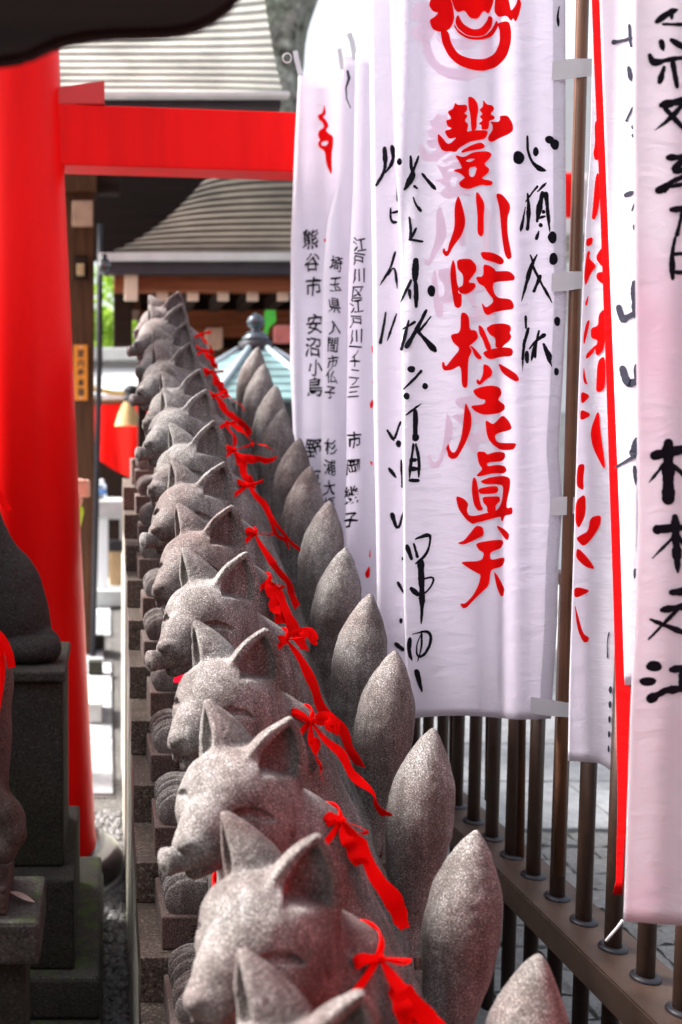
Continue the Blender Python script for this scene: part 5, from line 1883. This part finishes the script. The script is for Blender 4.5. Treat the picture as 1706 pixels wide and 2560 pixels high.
up_r = empty('shrine_roof', (0.5, 6.4, 0))
tag(up_r, 'pale ridged metal roof with upswept corner above the red beam', 'roof')
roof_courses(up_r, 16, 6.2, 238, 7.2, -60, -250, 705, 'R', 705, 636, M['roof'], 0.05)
x1 = PX(706, 6.2)
place(box('eave_edge', PX(-250, 6.2), x1 + 0.01, 6.16, 6.23, PZ(243, 6.18), PZ(231, 6.18), M['roofedge'], None, 0.004), up_r)
place(box('fascia', PX(-250, 6.2), x1 - 0.03, 6.24, 6.34, PZ(268, 6.24), PZ(243, 6.24) - 0.001, M['darkmetal'], None, 0.004), up_r)
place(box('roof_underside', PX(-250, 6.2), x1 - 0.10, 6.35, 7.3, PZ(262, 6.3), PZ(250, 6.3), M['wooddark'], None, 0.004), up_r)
place(box('shade_panel', PX(150, 8.95), PX(760, 8.95), 8.95, 9.05, PZ(650, 8.95), PZ(330, 8.95), M['eave'], None, 0.01), up_r)  # dark panel standing in for the shade under the upper roof

shr = empty('shrine_building', (1.2, 8.0, 0))
tag(shr, 'dark wooden shrine with curved metal roof and cream rafter ends', 'building')
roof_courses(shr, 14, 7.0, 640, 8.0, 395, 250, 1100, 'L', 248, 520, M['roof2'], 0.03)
place(box('eave_edge', PX(248, 7.0), PX(1100, 7.0), 6.96, 7.03, PZ(650, 6.97), PZ(632, 6.97), M['roofedge'], None, 0.004), shr)
place(box('fascia', PX(262, 7.04), PX(1100, 7.0), 7.04, 7.16, PZ(684, 7.04), PZ(650, 7.04) - 0.001, M['darkmetal'], None, 0.004), shr)
place(box('eave_beam', PX(285, 7.2), PX(1100, 7.2), 7.17, 7.33, PZ(728, 7.2), PZ(682, 7.2), M['woodred'], None, 0.006), shr)
for cx in (404, 478, 552, 624, 698, 771, 844, 917):
    X = PX(cx, 7.3)
    place(box('rafter_end', X - 0.041, X + 0.041, 7.24, 7.262, PZ(755, 7.3), PZ(719, 7.3), M['cream'], None, 0.004), shr)
    place(box('rafter', X - 0.036, X + 0.036, 7.2625, 7.9, PZ(754, 7.3) + 0.004, PZ(720, 7.3) - 0.004, M['wooddark'], None, 0.004), shr)
X = PX(327, 7.15)
place(box('bracket_block', X - 0.047, X + 0.047, 7.10, 7.165, PZ(750, 7.1), PZ(679, 7.1), M['cream'], None, 0.006), shr)
place(box('bracket_block', PX(514, 7.85), PX(553, 7.85), 7.82, 8.05, PZ(870, 7.85), PZ(820, 7.85), M['plaque'], None, 0.008), shr)
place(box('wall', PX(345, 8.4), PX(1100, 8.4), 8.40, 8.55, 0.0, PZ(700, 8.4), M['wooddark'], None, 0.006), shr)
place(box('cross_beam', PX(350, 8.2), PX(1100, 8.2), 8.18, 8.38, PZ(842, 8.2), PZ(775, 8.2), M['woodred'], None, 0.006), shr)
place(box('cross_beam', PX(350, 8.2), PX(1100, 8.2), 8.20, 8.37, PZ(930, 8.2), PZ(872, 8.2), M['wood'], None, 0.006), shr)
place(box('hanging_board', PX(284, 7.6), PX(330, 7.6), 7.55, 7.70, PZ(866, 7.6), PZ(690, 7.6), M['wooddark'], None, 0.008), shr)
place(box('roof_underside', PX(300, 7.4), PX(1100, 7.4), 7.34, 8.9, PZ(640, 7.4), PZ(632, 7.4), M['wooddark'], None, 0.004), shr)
place(box('side_beam', PX(300, 7.6), PX(352, 7.6), 7.72, 8.39, PZ(770, 7.6), PZ(720, 7.6), M['wood'], None, 0.006), shr)

# near post with its fittings
pst = empty('wooden_post', (-0.15, 8.05, 0))
tag(pst, 'brown wooden post behind the red pillar with plaque and black downpipe', 'post')
place(box('shaft', PX(150, 8.0), PX(236, 8.0), 8.0, 8.22, 0.0, PZ(395, 8.0), M['wood'], None, 0.010), pst)
place(box('head_block', PX(150, 7.98), PX(243, 7.98), 7.94, 8.26, PZ(480, 7.98), PZ(424, 7.98), M['wood'], None, 0.010), pst)
place(box('head_beam', PX(150, 7.94), PX(300, 7.94), 8.06, 8.24, PZ(474, 7.98), PZ(418, 7.98), M['wooddark'], None, 0.010), pst)
place(tube('downpipe', [P(250, 560, 7.94), P(249, 900, 7.94), P(240, 1300, 7.94), P(232, 1640, 7.94)], 0.024, M['darkmetal'], None, 12), pst)
place(box('plaque', PX(183, 7.97), PX(233, 7.97), 7.960, 7.998, PZ(566, 7.97), PZ(502, 7.97), M['plaque'], None, 0.004), pst)
place(box('peg', PX(194, 7.95), PX(212, 7.95), 7.93, 7.998, PZ(688, 7.95), PZ(660, 7.95), M['tan'], None, 0.004), pst)
place(box('peg_plate', PX(187, 7.99), PX(222, 7.99), 7.985, 7.9985, PZ(700, 7.99), PZ(638, 7.99), M['wooddark'], None, 0.003), pst)
sg = empty('orange_sign', (PX(203, 7.98), 7.98, PZ(932, 7.98)))
tag(sg, 'small orange sign with black characters on the wooden post', 'sign')
place(box('panel', PX(186, 7.98), PX(220, 7.98), 7.972, 7.9985, PZ(1001, 7.98), PZ(862, 7.98), M['orange'], None, 0.003), sg)
for q, ch in enumerate('家内泰本尊'):
    vs, fs = glyph_px(ch, 0, 0, 20, 22, 0.02)
    yy = 884 + q * 24
    o = flat_mesh('sign_character', [([(x + 203, y + yy) for x, y in vs], fs)], lambda x, y, l: P(x, y, 7.9712), M['black'], None, 60)
    place(o, sg)
for yy in (868, 995):
    c = P(203, yy, 7.970)
    o = lathe('screw', [(0.007, 0), (0.006, 0.003), (0.001, 0.004)], M['roofedge'], None, 10)
    o.rotation_euler = (math.pi / 2, 0, 0)
    o.location = c
    place(o, sg)
lm = lathe('glass_lamp', [(0.006, 0.09), (0.03, 0.10), (0.042, 0.135), (0.042, 0.165), (0.028, 0.19), (0.016, 0.20), (0.016, 0.225)], M['blackgloss'], None, 20, (0, 0, 0))
lm.location = P(262, 665, 6.6) - Vector((0, 0, 0.15))
tag(lm, 'small dark glossy lamp under the shrine eave', 'lamp')

# pale house front, foliage and red curtain in the gap
hs = empty('white_house', (0.1, 12.6, 0))
tag(hs, 'bright white shuttered front with grey eave in the gap by the post', 'building')
place(box('wall', PX(60, 12.6), PX(420, 12.6), 12.6, 12.8, 0.0, PZ(905, 12.6), M['white'], None, 0.01), hs)
place(box('eave', PX(50, 12.3), PX(430, 12.3), 12.1, 12.9, PZ(902, 12.3), PZ(872, 12.3), M['grey'], None, 0.02), hs)
vs, fs = [], []
for q in range(7):  # sloped slats added to catch skylight and brighten the white front
    Ya, Yb_ = 11.3 + q * 0.17, 11.3 + (q + 1) * 0.17
    za_, zb_ = lerp(PZ(990, 11.3), PZ(908, 12.5), q / 7), lerp(PZ(990, 11.3), PZ(908, 12.5), (q + 1) / 7)
    o = mesh_obj('added_awning_slat', [(PX(60, 11.9), Ya, za_ + 0.02), (PX(425, 11.9), Ya, za_ + 0.02), (PX(425, 11.9), Yb_, zb_), (PX(60, 11.9), Yb_, zb_), (PX(60, 11.9), Ya, za_ - 0.02), (PX(425, 11.9), Ya, za_ - 0.02)],
                 [(0, 1, 2, 3), (4, 5, 1, 0)], M['white'])
    place(o, hs)

def bush(root, name, c, rad, n, size, mat, seed):
    rr = random.Random(seed)
    vs, fs = [], []
    cl = [(Vector((rr.gauss(0, 0.5), rr.gauss(0, 0.5), rr.gauss(0, 0.5))), rr.uniform(0.25, 0.5)) for _ in range(14)]
    for i in range(n):
        cc, cr = rr.choice(cl)
        d = Vector((rr.gauss(0, 1), rr.gauss(0, 1), rr.gauss(0, 1))).normalized() * cr * rr.random() ** 0.4
        p = cc + d
        p = Vector((c[0] + p.x * rad[0], c[1] + p.y * rad[1], c[2] + p.z * rad[2]))
        nrm = Vector((rr.gauss(0, 1), rr.gauss(0, 1), rr.gauss(0.6, 1))).normalized()
        t = nrm.orthogonal().normalized()
        t = Matrix.Rotation(rr.uniform(0, 6.28), 3, nrm) @ t
        b = nrm.cross(t)
        L = size * rr.uniform(0.7, 1.3)
        o = len(vs)
        vs += [p - t * L * 0.5, p + b * L * 0.26 + nrm * L * 0.08, p + t * L * 0.5, p - b * L * 0.26 + nrm * L * 0.08]
        fs.append((o, o + 1, o + 2, o + 3))
    return place(mesh_obj(name, vs, fs, mat), root)
for q, (px, py, Y, rx, rz) in enumerate(((262, 800, 15.0, 0.6, 1.05), (300, 850, 15.8, 0.7, 0.55))):
    c = P(px, py, Y)
    sh = empty('shrub', (c.x, Y, 0))
    tag(sh, ('tall yellow green shrub behind the white front' if q == 0 else 'low sunlit shrub showing right of the taller one'), 'shrub')
    place(tube('stem', [(c.x, Y, 0), (c.x + 0.05, Y, c.z * 0.5), (c.x, Y, c.z)], [0.06, 0.045, 0.02], M['bark'], None, 8), sh)
    bush(sh, 'crown', c, (rx, 0.5, rz), 1500, 0.13, M['leafbright'], 40 + q)

cu = empty('red_curtain', (PX(310, 9.8), 9.8, 0))
tag(cu, 'red cloth curtain with curved lower edge hanging behind the foxes', 'curtain')
vs, fs = [], []
nu, nv = 40, 20
for j in range(nv + 1):
    for i in range(nu + 1):
        u, t = i / nu, j / nv
        x = 236 + u * 260
        by = 1143 + 58 * math.sin(min(1, u * 1.9) * math.pi / 2) - 55 * max(0, u - 0.6) ** 1.2
        y = 1006 + (by - 1006) * t
        p = P(x, y, 9.8)
        p.y += 0.07 * math.sin(u * 22) * (0.3 + 0.7 * t) + 0.10 * math.sin(t * 2.4) * math.sin(u * 3)
        vs.append(p)
for j in range(nv):
    for i in range(nu):
        a = j * (nu + 1) + i
        fs.append((a, a + 1, a + nu + 2, a + nu + 1))
place(mesh_obj('cloth', vs, fs, M['curtain'], None, True), cu)
place(tube('curtain_rod', [P(225, 1004, 9.8), P(520, 1000, 9.8)], 0.03, M['wood'], None, 10), cu)
rope = empty('bell_rope', (PX(320, 9.6), 9.6, 0))
tag(rope, 'straw rope with black knot and cream tassel before the red curtain', 'rope')
place(tube('cord', [P(215, 968, 9.6), P(250, 975, 9.6), P(285, 982, 9.6), P(312, 983, 9.6), P(345, 972, 9.6), P(380, 960, 9.6)], 0.026, M['gold'], None, 10), rope)
kp = P(328, 982, 9.58)
place(lathe('knot', [(0.03, -0.10), (0.066, -0.08), (0.074, -0.045), (0.044, -0.018), (0.074, 0.018), (0.07, 0.05), (0.03, 0.074)], M['black'], None, 16, kp), rope)
tp = P(320, 1035, 9.58)
vs, fs = [], []
for j, (r, z) in enumerate(((0.118, -0.111), (0.109, -0.088), (0.081, 0.015), (0.053, 0.088), (0.03, 0.125))):
    for k in range(28):
        a = 2 * math.pi * k / 28
        rr_ = r * (1 + (0.08 if k % 2 else -0.04))
        vs.append((tp.x + rr_ * math.cos(a), tp.y + rr_ * math.sin(a), tp.z + z))
for j in range(4):
    for k in range(28):
        fs.append((j * 28 + k, j * 28 + (k + 1) % 28, (j + 1) * 28 + (k + 1) % 28, (j + 1) * 28 + k))
place(mesh_obj('tassel', vs, fs, M['tassel'], None, True), rope)
wl = box('dark_wall', PX(215, 12.0), PX(420, 12.0), 12.0, 12.09, 0.0, PZ(1085, 12.0), M['wooddark'], None, 0.01)
tag(wl, 'dark wooden wall below the red curtain', 'wall')

# stone table, bottle and boxes
TY = 10.3
tb = empty('stone_table', (PX(275, TY), TY, 0))
tag(tb, 'grey stone table with thick top behind the end of the steps', 'table')
ztop = PZ(1252, TY)
place(box('table_top', PX(225, TY), PX(309, TY), TY, TY + 0.6, PZ(1298, TY), ztop, M['grey'], None, 0.010), tb)
place(box('leg', PX(240, TY + .08), PX(271, TY + .08), TY + 0.08, TY + 0.2, 0.20, PZ(1298, TY) - 0.001, M['white'], None, 0.008), tb)
place(box('leg', PX(301, TY + .4), PX(318, TY + .4), TY + 0.4, TY + 0.5, 0.20, PZ(1298, TY) - 0.001, M['grey'], None, 0.008), tb)
place(box('base_slab', PX(205, TY), PX(330, TY), TY - 0.05, TY + 0.9, 0.026, 0.1995, M['grey'], None, 0.014), tb)
bo = empty('water_bottle', (PX(256, TY + .2), TY + 0.2, ztop))
bo.scale = (1.5, 1.5, 1.4)
tag(bo, 'clear plastic bottle with blue label on the stone table', 'bottle')
lathe('bottle_body', [(0.026, 0.0005), (0.030, 0.004), (0.031, 0.05), (0.029, 0.08), (0.030, 0.10), (0.022, 0.118), (0.012, 0.130), (0.012, 0.138)], M['bottle'], bo, 20)
lathe('label', [(0.0316, 0.045), (0.0318, 0.046), (0.0318, 0.076), (0.0310, 0.077)], M['bluelabel'], bo, 20)
lathe('cap', [(0.013, 0.1385), (0.0135, 0.14), (0.0135, 0.152), (0.011, 0.154)], M['white'], bo, 16)
bx1 = box('tan_board', PX(273, TY + .3), PX(307, TY + .3), TY + 0.28, TY + 0.36, 0.2005, PZ(1378, TY + .3), M['tan'], None, 0.004)
tag(bx1, 'tan board standing under the stone table', 'board')
bx2 = box('black_box', PX(273, TY + .3), PX(308, TY + .3), TY + 0.27, TY + 0.37, PZ(1377.5, TY + .3), PZ(1352, TY + .3), M['black'], None, 0.004)
tag(bx2, 'flat black box on top of the tan board', 'box')

# ------------------------------------------------------------------ copper lantern
YLn = 5.8
LX = PX(635, YLn)
lan = empty('copper_lantern', (LX, YLn, 0))
tag(lan, 'verdigris copper lantern roof with jewel finial behind the tails', 'lantern')
zr0, zr1 = PZ(1003, YLn - 0.3), PZ(877, YLn)
prof = []
nst = 7
for i in range(nst):
    ra, rb = lerp(0.60, 0.095, i / nst), lerp(0.60, 0.095, (i + 1) / nst)
    za_, zb_ = lerp(zr0, zr1, i / nst), lerp(zr0, zr1, (i + 1) / nst)
    prof += [(ra, za_), (ra - 0.002, za_ + 0.010), (rb + 0.004, zb_)]
rb_ = lathe('roof', prof, M['teal'], None, 6, (LX, YLn, 0), False, 0.0)
place(rb_, lan)
for k in range(6):
    a = 2 * math.pi * k / 6
    d = Vector((math.cos(a), math.sin(a), 0))
    place(tube('roof_rib', [Vector((LX, YLn, zr0 + 0.012)) + d * 0.605, Vector((LX, YLn, zr1 + 0.012)) + d * 0.10], 0.016, M['tealrib'], None, 8), lan)
place(lathe('cap', [(0.095, zr1), (0.098, zr1 + 0.004), (0.098, zr1 + 0.05), (0.092, zr1 + 0.054)], M['darkmetal'], None, 24, (LX, YLn, 0)), lan)
zf = zr1 + 0.054
place(lathe('finial', [(0.080, zf), (0.078, zf + 0.02), (0.055, zf + 0.048), (0.028, zf + 0.062), (0.026, zf + 0.072), (0.045, zf + 0.085), (0.053, zf + 0.108), (0.045, zf + 0.135), (0.022, zf + 0.152), (0.002, zf + 0.165)], M['finial'], None, 24, (LX, YLn, 0)), lan)
place(lathe('body', [(0.20, 0.9), (0.21, 0.92), (0.21, zr0 - 0.001)], M['darkmetal'], None, 6, (LX, YLn, 0), False), lan)
place(lathe('shaft', [(0.22, 0.0), (0.20, 0.06), (0.10, 0.12), (0.09, 0.8), (0.19, 0.8995)], M['grey'], None, 24, (LX, YLn, 0)), lan)
# green ladle-shaped paper and pink paper behind it
gp = empty('green_streamer', P(675, 815, 6.9))
tag(gp, 'bright green paper streamer standing behind the lantern finial', 'streamer')
pa = [P(x, y, 6.9) for x, y in ((668, 862), (662, 842), (668, 818), (676, 800), (676, 775))]
v, f = ribbon_geo(pa, [Vector((0, -1, 0))] * 5, [0.055, 0.035, 0.03, 0.085, 0.07])
thicken(place(mesh_obj('paper', v, f, M['greencloth'], None, True), gp), 0.004)
pk = box('pink_ornament', PX(680, 7.0), PX(724, 7.0), 6.99, 7.05, PZ(858, 7.0), PZ(812, 7.0), M['pink'], None, 0.02)
tag(pk, 'faded pink paper ornament right of the lantern finial', 'ornament')

# ------------------------------------------------------------------ old tree
YT2 = 11.0
tr = empty('old_tree', (P(690, 200, YT2).x, YT2, 0))
tag(tr, 'broad grey mottled tree trunk rising behind the roofs', 'tree')
tpts, trad = [], []
for q, (xl, xr, y) in enumerate(((560, 840, 1700), (590, 800, 1100), (606, 770, 600), (610, 752, 300), (606, 758, 120), (600, 800, -60), (590, 840, -300))):
    a_, b_ = P(xl, y, YT2), P(xr, y, YT2)
    tpts.append((a_ + b_) / 2)
    trad.append((b_ - a_).length / 2)
tpts[0].z = 0
v, f = tube_geo(smooth_path(tpts, 40), [float(np.interp(i / 39 * 6, range(7), trad)) for i in range(40)], 40)
rt = random.Random(9)
ph = [rt.uniform(0, 6.28) for _ in range(6)]
for i, p in enumerate(v):
    k = i % 40
    a = 2 * math.pi * k / 40
    q = i // 40
    if q < 40:
        c = sum((v[q * 40 + m] for m in (0, 10, 20, 30)), Vector()) / 4 if k == 0 else c
        v[i] = c + (p - c) * (1 + 0.07 * math.sin(5 * a + ph[0] + q * 0.15) + 0.05 * math.sin(9 * a + ph[1]) + 0.04 * math.sin(q * 0.9 + 3 * a))
place(mesh_obj('trunk', v, f, M['bark'], None, True), tr)
top = tpts[-1]
for q in range(5):
    a = q * 1.26 + 0.3
    e = top + Vector((math.cos(a) * 1.8, math.sin(a) * 1.8, 1.6 + 0.3 * (q % 2)))
    place(tube('limb', [top - Vector((0, 0, 0.3)), top.lerp(e, 0.5) + Vector((0, 0, 0.35)), e], [0.22, 0.14, 0.05], M['bark'], None, 10), tr)
bush(tr, 'crown', top + Vector((0.4, 0.6, 2.2)), (3.0, 3.0, 1.5), 5000, 0.22, M['leaf'], 77)

# ------------------------------------------------------------------ bright buildings across the way, right
wb = empty('white_hall', (6.5, 13.2, 0))
tag(wb, 'bright white hall glimpsed in the gap beside the brown pole', 'building')
place(box('wall', 3.2, 11.0, 13.0, 13.4, 0.0, 6.5, M['white'], None, 0.02), wb)
place(box('eave', 3.0, 11.2, 12.1, 13.2, PZ(690, 12.1), PZ(655, 12.1), M['roofedge'], None, 0.02), wb)
for q in range(5):
    place(box('roof_course', 3.0, 11.2, 12.12 + q * 0.2, 12.34 + q * 0.2, PZ(655, 12.1) + q * 0.11, PZ(655, 12.1) + q * 0.11 + 0.06, M['roof'], None, 0.01), wb)
place(box('window_band', 4.0, 10.5, 12.96, 12.999, 1.1, 2.1, M['grey'], None, 0.01), wb)
kc = empty('red_white_curtain', (5.5, 11.9, 0))
tag(kc, 'red and white striped curtain seen through the gap beside the pole', 'curtain')
for q in range(6):
    xa = PX(1335 + q * 40, 11.9)
    xb = PX(1375 + q * 40, 11.9)
    vs, fs = [], []
    for j in range(9):
        for i in range(7):
            u, t = i / 6, j / 8
            y = lerp(428 + 6 * math.sin(u * 3.1), 548 - 12 * abs(u - 0.5), t)
            p = P(1335 + (q + u) * 40, y, 11.9)
            p.y += 0.05 * math.sin((q + u) * 7)
            vs.append(p)
    for j in range(8):
        for i in range(6):
            a = j * 7 + i
            fs.append((a, a + 1, a + 8, a + 7))
    place(mesh_obj('panel', vs, fs, M['redcloth' if q % 2 == 0 or q == 2 else 'hem'], None, True), kc)

# ------------------------------------------------------------------ passer-by hidden behind the red pillar, one fist in view
pf = P(203, 1222, 5.0)
pr = empty('person', (pf.x - 0.33, 5.15, 0))
tag(pr, 'person in a lime green top behind the red pillar, only a fist showing', 'person')
ox, oy = 0.0, 0.0
fist = pf - Vector(pr.location)
bvx = Vox((-0.32, -0.30, 0.0), (0.46, 0.22, 1.74), 0.0075)
rcone(bvx, (0, 0, 1.36), (0, 0, 1.00), 0.13, 0.125, 0.05)
rcone(bvx, (0, 0, 1.00), (0, 0, 0.90), 0.13, 0.135, 0.05)
rcone(bvx, (0, 0, 1.38), (0, -0.01, 1.50), 0.058, 0.052, 0.03)
ellip(bvx, (0, -0.015, 1.60), (0.075, 0.092, 0.115), 0.02)
ellip(bvx, (0.0, -0.108, 1.585), (0.014, 0.018, 0.022), 0.01)
for s in (-1, 1):
    ellip(bvx, (s * 0.077, 0, 1.59), (0.012, 0.02, 0.03), 0.006)
    ellip(bvx, (s * 0.030, -0.098, 1.612), (0.014, 0.010, 0.008), 0.006, 'sub')
    chain(bvx, [(s * 0.09, 0, 0.90), (s * 0.095, -0.01, 0.50), (s * 0.095, 0.01, 0.08)], [0.082, 0.055, 0.038], 0.03)
    rcone(bvx, (s * 0.095, 0.02, 0.045), (s * 0.10, -0.13, 0.035), 0.042, 0.034, 0.02)
ellip(bvx, (0, -0.100, 1.548), (0.024, 0.008, 0.004), 0.004, 'sub')
chain(bvx, [(-0.17, 0, 1.38), (-0.22, 0.01, 1.12), (-0.20, -0.04, 0.88)], [0.052, 0.042, 0.030], 0.02)
ellip(bvx, (-0.198, -0.05, 0.82), (0.028, 0.042, 0.060), 0.015)
el = Vector((0.24, -0.03, 1.20))
chain(bvx, [(0.16, 0, 1.38), tuple(el), tuple(fist + Vector((-0.02, 0.03, -0.05)))], [0.052, 0.044, 0.030], 0.02)
ellip(bvx, fist, (0.036, 0.034, 0.042), 0.012)
for q in range(4):
    z = 0.033 - q * 0.021
    chain(bvx, [fist + Vector((0.000, 0.018, z)), fist + Vector((0.034, 0.0, z)), fist + Vector((0.026, -0.034, z)), fist + Vector((-0.008, -0.036, z * 0.9))], [0.0125, 0.0130, 0.0118, 0.0105], 0.004)
chain(bvx, [fist + Vector((-0.022, -0.01, 0.02)), fist + Vector((-0.010, -0.040, 0.042)), fist + Vector((0.018, -0.044, 0.040))], [0.014, 0.012, 0.010], 0.005)
mb = bvx.mesh('body')
mb.materials.append(M['skin'])
link(bpy.data.objects.new('body', mb), pr)
cvx = Vox((-0.34, -0.24, 0.78), (0.42, 0.22, 1.52), 0.012)
rcone(cvx, (0, 0, 1.36), (0, 0, 0.92), 0.148, 0.155, 0.04)
chain(cvx, [(-0.17, 0, 1.39), (-0.225, 0.01, 1.13)], [0.066, 0.062], 0.03)
chain(cvx, [(0.16, 0, 1.39), tuple(el), tuple(el.lerp(fist, 0.62))], [0.066, 0.060, 0.048], 0.03)
mc = cvx.mesh('top')
mc.materials.append(M['lime'])
link(bpy.data.objects.new('top', mc), pr)
tvx = Vox((-0.22, -0.2, 0.05), (0.22, 0.2, 1.05), 0.014)
rcone(tvx, (0, 0, 0.98), (0, 0, 0.90), 0.15, 0.155, 0.03)
for s in (-1, 1):
    chain(tvx, [(s * 0.09, 0, 0.90), (s * 0.095, -0.01, 0.50), (s * 0.095, 0.01, 0.10)], [0.098, 0.074, 0.062], 0.03)
mt_ = tvx.mesh('trousers')
mt_.materials.append(M['trouser'])
link(bpy.data.objects.new('trousers', mt_), pr)
hvx = Vox((-0.14, -0.16, 1.48), (0.14, 0.14, 1.76), 0.008)
ellip(hvx, (0, 0.008, 1.625), (0.086, 0.100, 0.108), 0.02)
ellip(hvx, (0, -0.115, 1.57), (0.066, 0.08, 0.09), 0.02, 'sub')
mh = hvx.mesh('hair')
mh.materials.append(M['hair'])
link(bpy.data.objects.new('hair', mh), pr)

# ------------------------------------------------------------------ unseen hall added to block sky light from behind the camera
hall = empty('shade_hall', (0, -4.0, 0))
tag(hall, 'added unseen dark hall blocking the sky light behind the viewpoint', 'building')
place(box('wall', -4.5, 4.5, -4.2, -4.0, 0.0, 3.6, M['wood'], None, 0.01), hall)
place(box('eave', -4.5, 4.5, -3.999, -1.6, 3.25, 3.45, M['eave'], None, 0.01), hall)
